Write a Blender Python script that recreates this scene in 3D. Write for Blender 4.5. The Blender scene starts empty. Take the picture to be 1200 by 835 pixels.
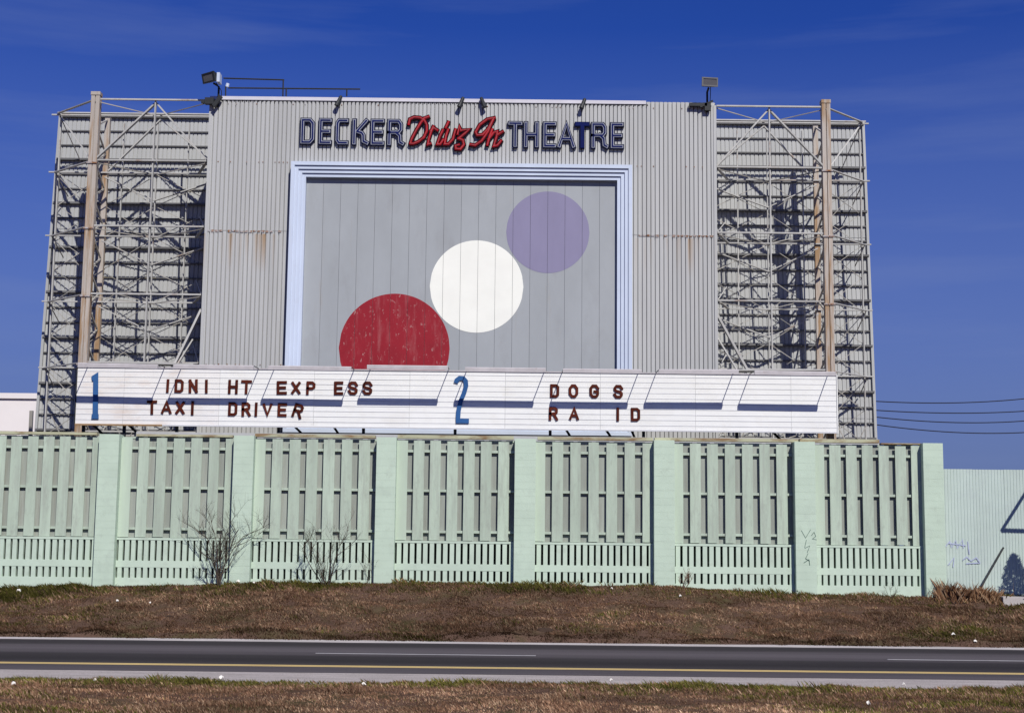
import bpy, math, random
import numpy as np
from mathutils import Vector, Matrix

random.seed(7)
rng = np.random.default_rng(11)
S = bpy.context.scene
COL = S.collection

# ------------------------------------------------------------------ camera
F, CX, CY = 1700.0, 600.0, 417.5          # focal length and centre of the 1200 x 835 photograph
HOR, ROLL, EYE = 640.0, 0.011, 2.3
th = math.atan((HOR - CY) / F)
fw = Vector((0, math.cos(th), math.sin(th)))
up0 = Vector((0, -math.sin(th), math.cos(th)))
rt = Vector((math.cos(ROLL), 0, 0)) + up0 * math.sin(ROLL)
up = Vector((-math.sin(ROLL), 0, 0)) + up0 * math.cos(ROLL)
cam = bpy.data.cameras.new('camera')
cam.sensor_width = 36.0
cam.lens = F / 1200 * 36.0
cam.clip_end = 9000
cam.clip_start = 0.5
camo = bpy.data.objects.new('camera', cam)
COL.objects.link(camo)
m = Matrix.Identity(4)
for i in range(3):
    m[i][0], m[i][1], m[i][2] = rt[i], up[i], -fw[i]
m[2][3] = EYE
camo.matrix_world = m
S.camera = camo

def P(px, py, Y):
    "world point seen at photo pixel (px, py) on the upright plane y = Y"
    d = fw + rt * ((px - CX) / F) + up * ((CY - py) / F)
    d = d * (Y / d.y)
    return Vector((d.x, Y, d.z + EYE))
def X(px, py, Y): return P(px, py, Y).x
def Z(px, py, Y): return P(px, py, Y).z

# ------------------------------------------------------------------ light
TAZ, TEL = 0.38, 1.0
sund = Vector((-TAZ, 1.0, -TEL)).normalized()
ELEV = math.asin(-sund.z)
sun = bpy.data.lights.new('sun', 'SUN')
sun.energy = 4.6
sun.angle = math.radians(0.5)
sun.color = (1.0, 0.972, 0.905)
suno = bpy.data.objects.new('sun', sun)
COL.objects.link(suno)
suno.rotation_euler = sund.to_track_quat('-Z', 'Y').to_euler()
suno.location = (10, -20, 40)

w = bpy.data.worlds.new('World')
S.world = w
w.use_nodes = True
nt = w.node_tree
bg = nt.nodes['Background']
sky = nt.nodes.new('ShaderNodeTexSky')
sky.sky_type = 'NISHITA'
sky.sun_disc = False
sky.sun_elevation = ELEV
sky.sun_rotation = math.atan2(TAZ, -1.0)
sky.altitude = 2500
sky.air_density = 1.0
sky.dust_density = 0.3
sky.ozone_density = 4.0
hs = nt.nodes.new('ShaderNodeHueSaturation')
hs.inputs['Saturation'].default_value = 1.22
hs.inputs['Value'].default_value = 1.0
tc = nt.nodes.new('ShaderNodeTexCoord')
mp = nt.nodes.new('ShaderNodeMapping')
mp.inputs['Scale'].default_value = (1.6, 1.6, 17.0)
mp.inputs['Rotation'].default_value = (0.0, 0.05, 0.4)
mp.inputs['Location'].default_value = (0.7, 0.2, 1.7)
cn = nt.nodes.new('ShaderNodeTexNoise')
cn.inputs['Scale'].default_value = 1.6
cn.inputs['Detail'].default_value = 6.0
cn.inputs['Roughness'].default_value = 0.55
cr = nt.nodes.new('ShaderNodeValToRGB')
cr.color_ramp.elements[0].position = 0.50
cr.color_ramp.elements[0].color = (0, 0, 0, 1)
cr.color_ramp.elements[1].position = 0.80
cr.color_ramp.elements[1].color = (0.28, 0.28, 0.28, 1)
cm = nt.nodes.new('ShaderNodeMixRGB')
cm.inputs[2].default_value = (2.6, 3.4, 6.4, 1)
L = nt.links
L.new(tc.outputs['Generated'], mp.inputs['Vector'])
L.new(mp.outputs['Vector'], cn.inputs['Vector'])
L.new(cn.outputs['Fac'], cr.inputs['Fac'])
L.new(cr.outputs['Color'], cm.inputs[0])
L.new(sky.outputs['Color'], hs.inputs['Color'])
# film-like response of the sky, channel by channel: deeper ultramarine above, held back at the horizon
sep = nt.nodes.new('ShaderNodeSeparateColor')
com = nt.nodes.new('ShaderNodeCombineColor')
L.new(hs.outputs['Color'], sep.inputs[0])
for ch, (gain, powr) in zip(('Red', 'Green', 'Blue'), ((0.545, 1.0), (0.570, 1.0), (1.20, 1.0))):
    pw_ = nt.nodes.new('ShaderNodeMath')
    pw_.operation = 'POWER'
    pw_.inputs[1].default_value = powr
    ml_ = nt.nodes.new('ShaderNodeMath')
    ml_.operation = 'MULTIPLY'
    ml_.inputs[1].default_value = gain * 0.075 ** powr / 0.075
    L.new(sep.outputs[ch], pw_.inputs[0])
    L.new(pw_.outputs[0], ml_.inputs[0])
    L.new(ml_.outputs[0], com.inputs[ch])
# paler air low over the whole horizon
sxyz = nt.nodes.new('ShaderNodeSeparateXYZ')
hz = nt.nodes.new('ShaderNodeMapRange')
hz.inputs['From Min'].default_value = 0.345
hz.inputs['From Max'].default_value = 0.04
hzm = nt.nodes.new('ShaderNodeMixRGB')
hzm.inputs[2].default_value = (0.128 / 0.075, 0.182 / 0.075, 0.375 / 0.075, 1)
L.new(tc.outputs['Generated'], sxyz.inputs[0])
L.new(sxyz.outputs['Z'], hz.inputs['Value'])
L.new(hz.outputs['Result'], hzm.inputs[0])
L.new(com.outputs[0], hzm.inputs[1])
L.new(hzm.outputs[0], cm.inputs[1])
L.new(cm.outputs[0], bg.inputs['Color'])
bg.inputs['Strength'].default_value = 0.075

S.view_settings.view_transform = 'Standard'
S.view_settings.look = 'None'
S.view_settings.exposure = 0.0
S.view_settings.gamma = 1.0

# ------------------------------------------------------------------ materials
def mat(name, col, rough=0.6, var=0.12, scale=2.0, stretch=(1, 1, 1), spec=0.3, objvar=0.0, tint=None, tint_amt=0.5,
        tint_scale=1.0, tint_stretch=(1, 1, 1), tint_lo=0.55, tint_hi=0.7, bump=0.0, bump_scale=30.0, grain=0.0, metal=0.0,
        band=None, tint2=None, streak=None):
    """Principled paint/metal/stone: base colour broken up by large noise, an optional second colour in patches
    (rust, dirt, bare wood), fine grain and bump."""
    M = bpy.data.materials.new(name)
    M.use_nodes = True
    t = M.node_tree
    b = t.nodes['Principled BSDF']
    b.inputs['Roughness'].default_value = rough
    b.inputs['Metallic'].default_value = metal
    b.inputs['Specular IOR Level'].default_value = spec
    geo = t.nodes.new('ShaderNodeNewGeometry')
    def noise(sc, st, det=5.0, ro=0.6):
        mpn = t.nodes.new('ShaderNodeMapping')
        mpn.inputs['Scale'].default_value = st
        t.links.new(geo.outputs['Position'], mpn.inputs['Vector'])
        n = t.nodes.new('ShaderNodeTexNoise')
        n.inputs['Scale'].default_value = sc
        n.inputs['Detail'].default_value = det
        n.inputs['Roughness'].default_value = ro
        t.links.new(mpn.outputs['Vector'], n.inputs['Vector'])
        return n.outputs['Fac']
    def mult(colsock, valsock, lo, hi):
        mr = t.nodes.new('ShaderNodeMapRange')
        mr.inputs['From Min'].default_value = 0.3
        mr.inputs['From Max'].default_value = 0.7
        mr.inputs['To Min'].default_value = lo
        mr.inputs['To Max'].default_value = hi
        t.links.new(valsock, mr.inputs['Value'])
        vm = t.nodes.new('ShaderNodeVectorMath')
        vm.operation = 'SCALE'
        t.links.new(colsock, vm.inputs[0])
        t.links.new(mr.outputs['Result'], vm.inputs['Scale'])
        return vm.outputs['Vector']
    rgb = t.nodes.new('ShaderNodeRGB')
    rgb.outputs[0].default_value = (*col, 1)
    c = rgb.outputs[0]
    if band:      # list of (world y, brightness): worn and oiled bands along a road
        sx = t.nodes.new('ShaderNodeSeparateXYZ')
        t.links.new(geo.outputs['Position'], sx.inputs[0])
        mr = t.nodes.new('ShaderNodeMapRange')
        mr.inputs['From Min'].default_value = band[0][0]
        mr.inputs['From Max'].default_value = band[-1][0]
        t.links.new(sx.outputs['Y'], mr.inputs['Value'])
        r = t.nodes.new('ShaderNodeValToRGB')
        r.color_ramp.interpolation = 'EASE'
        el = r.color_ramp.elements
        span = band[-1][0] - band[0][0]
        for k, (yy, v) in enumerate(band):
            e = el[0] if k == 0 else (el[len(el) - 1] if k == len(band) - 1 else el.new((yy - band[0][0]) / span))
            e.position = (yy - band[0][0]) / span
            e.color = (v, v, v, 1)
        t.links.new(mr.outputs['Result'], r.inputs['Fac'])
        mx = t.nodes.new('ShaderNodeMixRGB')
        mx.blend_type = 'MULTIPLY'
        mx.inputs[0].default_value = 1
        t.links.new(c, mx.inputs[1])
        t.links.new(r.outputs['Color'], mx.inputs[2])
        c = mx.outputs[0]
    if var: c = mult(c, noise(scale, stretch), 1 - var, 1 + var)
    if objvar:
        oi = t.nodes.new('ShaderNodeObjectInfo')
        mr = t.nodes.new('ShaderNodeMapRange')
        mr.inputs['To Min'].default_value = 1 - objvar
        mr.inputs['To Max'].default_value = 1 + objvar
        t.links.new(oi.outputs['Random'], mr.inputs['Value'])
        vm = t.nodes.new('ShaderNodeVectorMath')
        vm.operation = 'SCALE'
        t.links.new(c, vm.inputs[0])
        t.links.new(mr.outputs['Result'], vm.inputs['Scale'])
        c = vm.outputs['Vector']
    for (tn, amt, sc, st, lo, hi) in ([(tint, tint_amt, tint_scale, tint_stretch, tint_lo, tint_hi)] if tint else []) + ([tint2] if tint2 else []):
        r = t.nodes.new('ShaderNodeMapRange')
        r.inputs['From Min'].default_value = lo
        r.inputs['From Max'].default_value = hi
        r.inputs['To Max'].default_value = amt
        t.links.new(noise(sc, st, 8.0, 0.68), r.inputs['Value'])
        mx = t.nodes.new('ShaderNodeMixRGB')
        mx.inputs[2].default_value = (*tn, 1)
        t.links.new(r.outputs['Result'], mx.inputs[0])
        t.links.new(c, mx.inputs[1])
        c = mx.outputs[0]
    if streak:    # (height of the seam, length, colour, amount): runs of rust hanging below a seam
        zs_, ln_, sc_, am_ = streak
        sx = t.nodes.new('ShaderNodeSeparateXYZ')
        t.links.new(geo.outputs['Position'], sx.inputs[0])
        f1 = t.nodes.new('ShaderNodeMapRange')
        f1.inputs['From Min'].default_value = zs_ - ln_
        f1.inputs['From Max'].default_value = zs_
        t.links.new(sx.outputs['Z'], f1.inputs['Value'])
        f2 = t.nodes.new('ShaderNodeMath')
        f2.operation = 'LESS_THAN'
        f2.inputs[1].default_value = zs_ + 0.02
        t.links.new(sx.outputs['Z'], f2.inputs[0])
        f3 = t.nodes.new('ShaderNodeMapRange')
        f3.inputs['From Min'].default_value = 0.50
        f3.inputs['From Max'].default_value = 0.72
        f3.inputs['To Max'].default_value = am_
        t.links.new(noise(1.0, (4.5, 0.3, 0.10), 4.0, 0.6), f3.inputs['Value'])
        pr = f1.outputs['Result']
        for q_ in (f2.outputs[0], f3.outputs['Result']):
            mm_ = t.nodes.new('ShaderNodeMath')
            mm_.operation = 'MULTIPLY'
            t.links.new(pr, mm_.inputs[0])
            t.links.new(q_, mm_.inputs[1])
            pr = mm_.outputs[0]
        mx = t.nodes.new('ShaderNodeMixRGB')
        mx.inputs[2].default_value = (*sc_, 1)
        t.links.new(pr, mx.inputs[0])
        t.links.new(c, mx.inputs[1])
        c = mx.outputs[0]
    if grain: c = mult(c, noise(45.0, (1, 1, 1), 3.0, 0.7), 1 - grain, 1 + grain)
    t.links.new(c, b.inputs['Base Color'])
    if bump:
        bp = t.nodes.new('ShaderNodeBump')
        bp.inputs['Strength'].default_value = bump
        bp.inputs['Distance'].default_value = 0.02
        t.links.new(noise(bump_scale, (1, 1, 1), 4.0), bp.inputs['Height'])
        t.links.new(bp.outputs['Normal'], b.inputs['Normal'])
    return M

RUST = (0.22, 0.095, 0.035)
RUSTD = (0.10, 0.045, 0.022)
M = {}
M['cladding'] = mat('grey_cladding', (0.445, 0.445, 0.44), 0.5, 0.07, 0.8, (3, 1, 0.25), objvar=0.035,
                    tint=(0.33, 0.315, 0.30), tint_amt=0.45, tint_scale=1.2, tint_stretch=(6, 1, 0.22), tint_lo=0.52, tint_hi=0.8, streak=(12.55, 1.3, (0.33, 0.20, 0.09), 0.9))
M['screen_sheet'] = mat('screen_cladding', (0.385, 0.388, 0.382), 0.55, 0.08, 0.8, (3, 1, 0.3), objvar=0.04,
                        tint=(0.28, 0.25, 0.22), tint_amt=0.4, tint_scale=1.3, tint_stretch=(5, 1, 0.3), tint_lo=0.56, tint_hi=0.8)
M['rust_stain'] = mat('rust_stain', RUST, 0.9, 0.3, 6.0, tint=(0.42, 0.41, 0.42), tint_amt=0.95, tint_scale=7.0, tint_lo=0.42, tint_hi=0.58)
M['frame'] = mat('pale_blue_frame', (0.54, 0.60, 0.725), 0.45, 0.05, 1.0, (1, 1, 0.5), tint=(0.45, 0.47, 0.55), tint_amt=0.35, tint_scale=1.5)
M['flashing'] = mat('pale_flashing', (0.60, 0.58, 0.63), 0.5, 0.08, 1.0)
M['mural'] = mat('mural_grey', (0.335, 0.352, 0.370), 0.6, 0.06, 0.7, (1.2, 1, 0.6), objvar=0.025,
                 tint=(0.25, 0.25, 0.255), tint_amt=0.45, tint_scale=0.9, tint_stretch=(1.6, 1, 0.6), tint_lo=0.54, tint_hi=0.8,
                 tint2=((0.33, 0.27, 0.20), 0.4, 1.1, (2.5, 1, 0.3), 0.62, 0.8))
M['disc_red'] = mat('weathered_red_paint', (0.265, 0.006, 0.016), 0.55, 0.10, 1.5, tint=(0.50, 0.30, 0.28), tint_amt=0.75, tint_scale=8.0,
                    tint_stretch=(1.5, 1, 0.8), tint_lo=0.595, tint_hi=0.67, tint2=((0.40, 0.15, 0.15), 0.40, 1.6, (2.6, 1, 0.45), 0.52, 0.72))
M['disc_white'] = mat('white_paint', (0.85, 0.845, 0.775), 0.5, 0.03, 1.5)
M['disc_purple'] = mat('dusty_purple_paint', (0.235, 0.215, 0.335), 0.6, 0.05, 1.2, (1, 1, 0.5))
M['marquee'] = mat('marquee_white', (0.80, 0.795, 0.775), 0.4, 0.03, 1.0, objvar=0.025, tint=(0.60, 0.55, 0.47), tint_amt=0.35, tint_scale=0.9, tint_stretch=(1.4, 1, 1.6), tint_lo=0.52, tint_hi=0.8)
M['marquee_stained'] = mat('marquee_white_stained', (0.78, 0.76, 0.74), 0.45, 0.04, 1.0, tint=(0.60, 0.42, 0.30), tint_amt=0.55, tint_scale=0.9,
                           tint_stretch=(1, 1, 2.4), tint_lo=0.50, tint_hi=0.78)
M['track'] = mat('letter_track', (0.58, 0.58, 0.60), 0.5, 0.06)
M['trough'] = mat('grey_trough', (0.46, 0.43, 0.44), 0.5, 0.12, 3.0, tint=RUST, tint_amt=0.5, tint_scale=2.5, tint_lo=0.62, tint_hi=0.75)
M['dark_metal'] = mat('dark_metal', (0.022, 0.024, 0.026), 0.55, 0.2, 6.0)
M['letter_red'] = mat('faded_red_plastic', (0.078, 0.017, 0.010), 0.5, 0.2, 2.0, objvar=0.22, spec=0.04)
M['numeral'] = mat('blue_paint', (0.035, 0.105, 0.27), 0.5, 0.12, 3.0, spec=0.04)
M['steel'] = mat('galvanised_steel', (0.43, 0.42, 0.40), 0.55, 0.12, 2.0, objvar=0.10, tint=RUST, tint_amt=0.75, tint_scale=1.3, tint_lo=0.58, tint_hi=0.72)
M['rod'] = mat('thin_steel_rod', (0.33, 0.31, 0.28), 0.6, 0.15, 2.0, objvar=0.3)
M['girt'] = mat('girt_steel', (0.13, 0.128, 0.13), 0.6, 0.12, 2.0, objvar=0.15, tint=(0.30, 0.24, 0.10), tint_amt=0.6, tint_scale=0.6, tint_lo=0.60, tint_hi=0.72)
M['post'] = mat('rusty_post', (0.44, 0.39, 0.345), 0.65, 0.10, 1.0, (3, 3, 0.5), tint=(0.30, 0.17, 0.07), tint_amt=0.9, tint_scale=0.9,
                tint_stretch=(6, 6, 0.5), tint_lo=0.45, tint_hi=0.60)
M['navy'] = mat('navy_paint', (0.008, 0.013, 0.085), 0.4, 0.15, 3.0, spec=0.04)
M['navy_side'] = mat('dark_navy_casing', (0.008, 0.010, 0.035), 0.5, 0.15, 3.0, spec=0.04)
M['pale_edge'] = mat('pale_neon_edge', (0.32, 0.335, 0.39), 0.35, 0.15, 5.0)
M['script_red'] = mat('script_red', (0.40, 0.006, 0.014), 0.4, 0.40, 5.0, spec=0.04)
M['script_dark'] = mat('dark_red_casing', (0.028, 0.006, 0.010), 0.5, 0.2, 3.0, spec=0.04)
M['script_tube'] = mat('red_neon_tube', (0.30, 0.09, 0.09), 0.3, 0.2, 3.0)
G = (0.455, 0.565, 0.475)
M['pillar'] = mat('green_block', (0.49, 0.595, 0.485), 0.75, 0.06, 1.5, objvar=0.018, tint=(0.40, 0.47, 0.40), tint_amt=0.45, tint_scale=2.2, tint_stretch=(1, 1, 0.7), tint2=((0.30, 0.34, 0.28), 0.45, 5.0, (1, 1, 1), 0.56, 0.76), bump=0.25)
M['board'] = mat('green_board', (0.425, 0.505, 0.41), 0.75, 0.10, 1.0, (4, 1, 0.5), objvar=0.07, tint2=((0.27, 0.285, 0.25), 0.5, 6.0, (1.6, 1, 0.6), 0.52, 0.75), tint=(0.33, 0.36, 0.31), tint_amt=0.75, tint_scale=1.6,
                 tint_stretch=(5, 1, 0.45), tint_lo=0.46, tint_hi=0.72, bump=0.1)
M['edge_board'] = mat('pale_green_board', (0.455, 0.54, 0.44), 0.75, 0.07, 1.0, (4, 1, 0.5), objvar=0.03)
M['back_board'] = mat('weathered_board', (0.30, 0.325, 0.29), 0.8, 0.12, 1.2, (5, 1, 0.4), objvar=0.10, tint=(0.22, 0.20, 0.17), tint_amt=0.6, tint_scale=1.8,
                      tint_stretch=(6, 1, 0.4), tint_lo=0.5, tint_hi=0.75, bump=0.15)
M['slat'] = mat('green_slat', (0.50, 0.60, 0.495), 0.75, 0.05, 1.5, objvar=0.03, tint=(0.40, 0.45, 0.38), tint_amt=0.5, tint_scale=2.0, tint2=((0.30, 0.33, 0.27), 0.4, 5.0, (1, 1, 1), 0.56, 0.76))
M['cap'] = mat('rusty_cap', (0.43, 0.43, 0.29), 0.8, 0.1, 1.5, tint=(0.21, 0.115, 0.05), tint_amt=0.9, tint_scale=0.9, tint_stretch=(1, 1, 4), tint_lo=0.45, tint_hi=0.60)
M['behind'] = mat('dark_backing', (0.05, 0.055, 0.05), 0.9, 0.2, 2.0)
M['corr_fence'] = mat('pale_green_corrugated', (0.46, 0.54, 0.50), 0.55, 0.06, 1.0, objvar=0.03, tint=(0.36, 0.39, 0.41), tint_amt=0.35, tint_scale=1.2, tint_lo=0.5, tint_hi=0.75)
M['white_wall'] = mat('white_render', (0.78, 0.73, 0.72), 0.8, 0.05, 0.4)
M['graffiti_dark'] = mat('dark_spray_paint', (0.07, 0.13, 0.11), 0.7, 0.2, 6.0)
M['graffiti_purple'] = mat('purple_spray_paint', (0.37, 0.405, 0.56), 0.7, 0.2, 6.0)
M['asphalt'] = mat('worn_asphalt', (0.094, 0.082, 0.090), 0.92, 0.10, 0.7, (0.25, 2.5, 1), grain=0.25, bump=0.15, bump_scale=60, spec=0.1,
                   band=[(26.6, 0.95), (27.6, 0.80), (28.3, 0.45), (29.3, 0.28), (30.3, 0.36), (31.0, 0.80), (31.9, 1.05), (32.8, 0.90), (33.5, 0.42), (34.1, 0.36), (34.8, 0.60)],
                   tint=(0.03, 0.028, 0.032), tint_amt=0.4, tint_scale=0.8, tint_stretch=(0.12, 3.0, 1), tint_lo=0.5, tint_hi=0.75)
M['gravel'] = mat('pale_gravel', (0.37, 0.33, 0.315), 0.9, spec=0.05, var=0.14, scale=1.5, stretch=(0.5, 2, 1), grain=0.35, bump=0.4, bump_scale=50, tint=(0.45, 0.40, 0.41), tint_amt=0.6, tint_scale=2.0, tint_stretch=(0.3, 2, 1))
M['kerb'] = mat('pale_concrete_edge', (0.46, 0.42, 0.41), 0.85, 0.12, 1.5, (0.4, 1, 1), grain=0.2, tint=(0.28, 0.24, 0.24), tint_amt=0.6, tint_scale=1.2, tint_stretch=(0.5, 2, 1))
M['yellow'] = mat('yellow_line', (0.56, 0.41, 0.165), 0.7, 0.12, 1.0, (0.5, 3, 1), tint=(0.3, 0.23, 0.15), tint_amt=0.5, tint_scale=2.0, tint_stretch=(0.5, 4, 1))
M['white_line'] = mat('worn_white_line', (0.36, 0.35, 0.36), 0.7, 0.12, 1.0, tint=(0.12, 0.11, 0.12), tint_amt=0.6, tint_scale=2.5, tint_stretch=(0.5, 4, 1))
M['soil'] = mat('brown_soil', (0.10, 0.062, 0.046), 0.95, 0.25, 1.2, grain=0.4, spec=0.0, bump=0.6, bump_scale=14, tint=(0.055, 0.055, 0.020), tint_amt=0.7, tint_scale=0.5, tint_lo=0.48, tint_hi=0.62)
M['clod'] = mat('dark_clod', (0.045, 0.027, 0.018), 0.95, 0.3, 4.0, bump=0.5)
M['paper'] = mat('white_paper', (0.78, 0.74, 0.68), 0.7, 0.1, 4.0)
M['twig'] = mat('bare_twig', (0.060, 0.045, 0.034), 0.85, 0.3, 3.0)
M['twig_pale'] = mat('pale_twig', (0.16, 0.10, 0.07), 0.85, 0.3, 3.0)
M['leaf'] = mat('dark_evergreen', (0.030, 0.050, 0.022), 0.8, 0.3, 3.0)
M['wood'] = mat('weathered_timber', (0.30, 0.19, 0.10), 0.8, 0.15, 1.0, (4, 4, 0.5))
M['lamp_face'] = mat('lamp_glass', (0.10, 0.095, 0.10), 0.25, 0.1, 3.0, spec=0.5)
M['wire'] = mat('wire_black', (0.02, 0.02, 0.03), 0.6, 0)

def vcol_mat(name):
    Mm = bpy.data.materials.new(name)
    Mm.use_nodes = True
    t = Mm.node_tree
    b = t.nodes['Principled BSDF']
    b.inputs['Roughness'].default_value = 0.9
    b.inputs['Specular IOR Level'].default_value = 0.0
    a = t.nodes.new('ShaderNodeAttribute')
    a.attribute_name = 'blade_colour'
    t.links.new(a.outputs['Color'], b.inputs['Base Color'])
    return Mm
M['blade'] = vcol_mat('grass_blade')

# ------------------------------------------------------------------ building helpers
def new_obj(name, mesh, parent=None):
    o = bpy.data.objects.new(name, mesh)
    COL.objects.link(o)
    if parent: o.parent = parent
    return o

def tag(o, label=None, cat=None, group=None, kind=None):
    if label: o['label'] = label
    if cat: o['category'] = cat
    if group: o['group'] = group
    if kind: o['kind'] = kind
    return o

def empty(name, loc, label, cat, group=None):
    o = bpy.data.objects.new(name, None)
    o.location = loc
    o.empty_display_size = 0.3
    COL.objects.link(o)
    return tag(o, label, cat, group)

def wloc(o):
    v = Vector((0, 0, 0))
    while o is not None:
        v = v + o.location
        o = o.parent
    return v

class MB:
    def __init__(s): s.v, s.f = [], []
    def add(s, vs, fs):
        n = len(s.v)
        s.v += [tuple(v) for v in vs]
        s.f += [tuple(n + i for i in f) for f in fs]
    def box(s, x0, x1, y0, y1, z0, z1):
        s.add([(x0, y0, z0), (x1, y0, z0), (x1, y1, z0), (x0, y1, z0), (x0, y0, z1), (x1, y0, z1), (x1, y1, z1), (x0, y1, z1)],
              [(0, 3, 2, 1), (4, 5, 6, 7), (0, 1, 5, 4), (1, 2, 6, 5), (2, 3, 7, 6), (3, 0, 4, 7)])
        return s
    def bar(s, a, b, wx, wy=None, hint=None):
        "square bar from a to b; wx = width seen from the front, wy = depth"
        wy = wy or wx
        a, b = Vector(a), Vector(b)
        d = (b - a).normalized()
        h = Vector(hint or (0, 1, 0))
        if abs(d.dot(h)) > 0.97: h = Vector((0, 0, 1))
        u = d.cross(h).normalized()
        v = d.cross(u).normalized()
        q = [(-1, -1), (1, -1), (1, 1), (-1, 1)]
        vs = [p + u * (i * wx / 2) + v * (j * wy / 2) for p in (a, b) for i, j in q]
        s.add(vs, [(3, 2, 1, 0), (4, 5, 6, 7), (0, 1, 5, 4), (1, 2, 6, 5), (2, 3, 7, 6), (3, 0, 4, 7)])
        return s
    def tube(s, pts, rads, n=6):
        pts = [Vector(p) for p in pts]
        if not hasattr(rads, '__len__'): rads = [rads] * len(pts)
        base = len(s.v)
        for k, p in enumerate(pts):
            d = (pts[min(k + 1, len(pts) - 1)] - pts[max(k - 1, 0)]).normalized()
            h = Vector((0, 0, 1)) if abs(d.z) < 0.95 else Vector((1, 0, 0))
            u = d.cross(h).normalized()
            v = d.cross(u).normalized()
            for i in range(n):
                a = 2 * math.pi * i / n
                s.v.append(tuple(p + (u * math.cos(a) + v * math.sin(a)) * rads[k]))
        for k in range(len(pts) - 1):
            for i in range(n):
                j = (i + 1) % n
                s.f.append((base + k * n + i, base + k * n + j, base + (k + 1) * n + j, base + (k + 1) * n + i))
        s.f.append(tuple(base + i for i in range(n))[::-1])
        s.f.append(tuple(base + (len(pts) - 1) * n + i for i in range(n)))
        return s
    def prism(s, poly, y0, y1):
        "outline in x,z (any winding) extruded from y0 (front) to y1 (back)"
        area = sum(poly[i][0] * poly[(i + 1) % len(poly)][1] - poly[(i + 1) % len(poly)][0] * poly[i][1] for i in range(len(poly)))
        if area < 0: poly = poly[::-1]
        n = len(poly)
        vs = [(x, y0, z) for x, z in poly] + [(x, y1, z) for x, z in poly]
        fs = [tuple(range(n)), tuple(range(2 * n - 1, n - 1, -1))]
        fs += [(i, i + n, (i + 1) % n + n, (i + 1) % n) for i in range(n)]
        s.add(vs, fs)
        return s
    def ribbon(s, pts, wd, y0, y1, closed=False, caps=0.0):
        "stroke of width wd along x,z points, mitred, extruded in y"
        pts = [Vector((p[0], p[1])) for p in pts]
        n = len(pts)
        if caps and not closed:
            pts[0] = pts[0] - (pts[1] - pts[0]).normalized() * caps
            pts[-1] = pts[-1] + (pts[-1] - pts[-2]).normalized() * caps
        Ls, Rs = [], []
        for i in range(n):
            a = pts[i - 1] if (i > 0 or closed) else None
            c = pts[(i + 1) % n] if (i < n - 1 or closed) else None
            d1 = (pts[i] - a).normalized() if a is not None else None
            d2 = (c - pts[i]).normalized() if c is not None else None
            if d1 is None: d1 = d2
            if d2 is None: d2 = d1
            n1, n2 = Vector((-d1.y, d1.x)), Vector((-d2.y, d2.x))
            mm = (n1 + n2)
            if mm.length < 0.3: mm = n1.copy()
            mm.normalize()
            k = min(1.8, 1 / max(0.35, mm.dot(n1)))
            Ls.append(pts[i] + mm * (k * wd / 2))
            Rs.append(pts[i] - mm * (k * wd / 2))
        for i in range(n if closed else n - 1):
            j = (i + 1) % n
            vs = [(q.x, yy, q.y) for yy in (y0, y1) for q in (Rs[i], Rs[j], Ls[j], Ls[i])]
            fs = [(0, 1, 2, 3), (7, 6, 5, 4), (0, 4, 5, 1), (2, 6, 7, 3)]
            if not closed and i == 0: fs.append((3, 7, 4, 0))
            if not closed and i == n - 2: fs.append((1, 5, 6, 2))
            s.add(vs, fs)
        return s
    def build(s, name, material, parent=None, origin=None, smooth=False, mesh_only=False):
        o0 = Vector(origin) if origin is not None else (wloc(parent) if parent else Vector((0, 0, 0)))
        me = bpy.data.meshes.new(name)
        me.from_pydata([(v[0] - o0.x, v[1] - o0.y, v[2] - o0.z) for v in s.v], [], s.f)
        me.materials.append(material)
        if smooth:
            me.polygons.foreach_set('use_smooth', [True] * len(me.polygons))
        me.update()
        if mesh_only: return me
        o = new_obj(name, me, parent)
        if origin is not None:
            o.location = o0 - (wloc(parent) if parent else Vector((0, 0, 0)))
        return o

def box_part(name, material, parent, *a): return MB().box(*a).build(name, material, parent)

# ------------------------------------------------------------------ ground, road, verge (setting)
def vnoise(x, y, sc, seed):
    "smooth value noise on numpy arrays, 0..1"
    r = np.random.default_rng(seed).random((256, 256))
    x = np.asarray(x, float) * sc + 100.0
    y = np.asarray(y, float) * sc + 100.0
    xi, yi = np.floor(x).astype(int), np.floor(y).astype(int)
    fx, fy = x - xi, y - yi
    fx, fy = fx * fx * (3 - 2 * fx), fy * fy * (3 - 2 * fy)
    g = lambda i, j: r[i % 256, j % 256]
    return (g(xi, yi) * (1 - fx) * (1 - fy) + g(xi + 1, yi) * fx * (1 - fy) + g(xi, yi + 1) * (1 - fx) * fy + g(xi + 1, yi + 1) * fx * fy)

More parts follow.
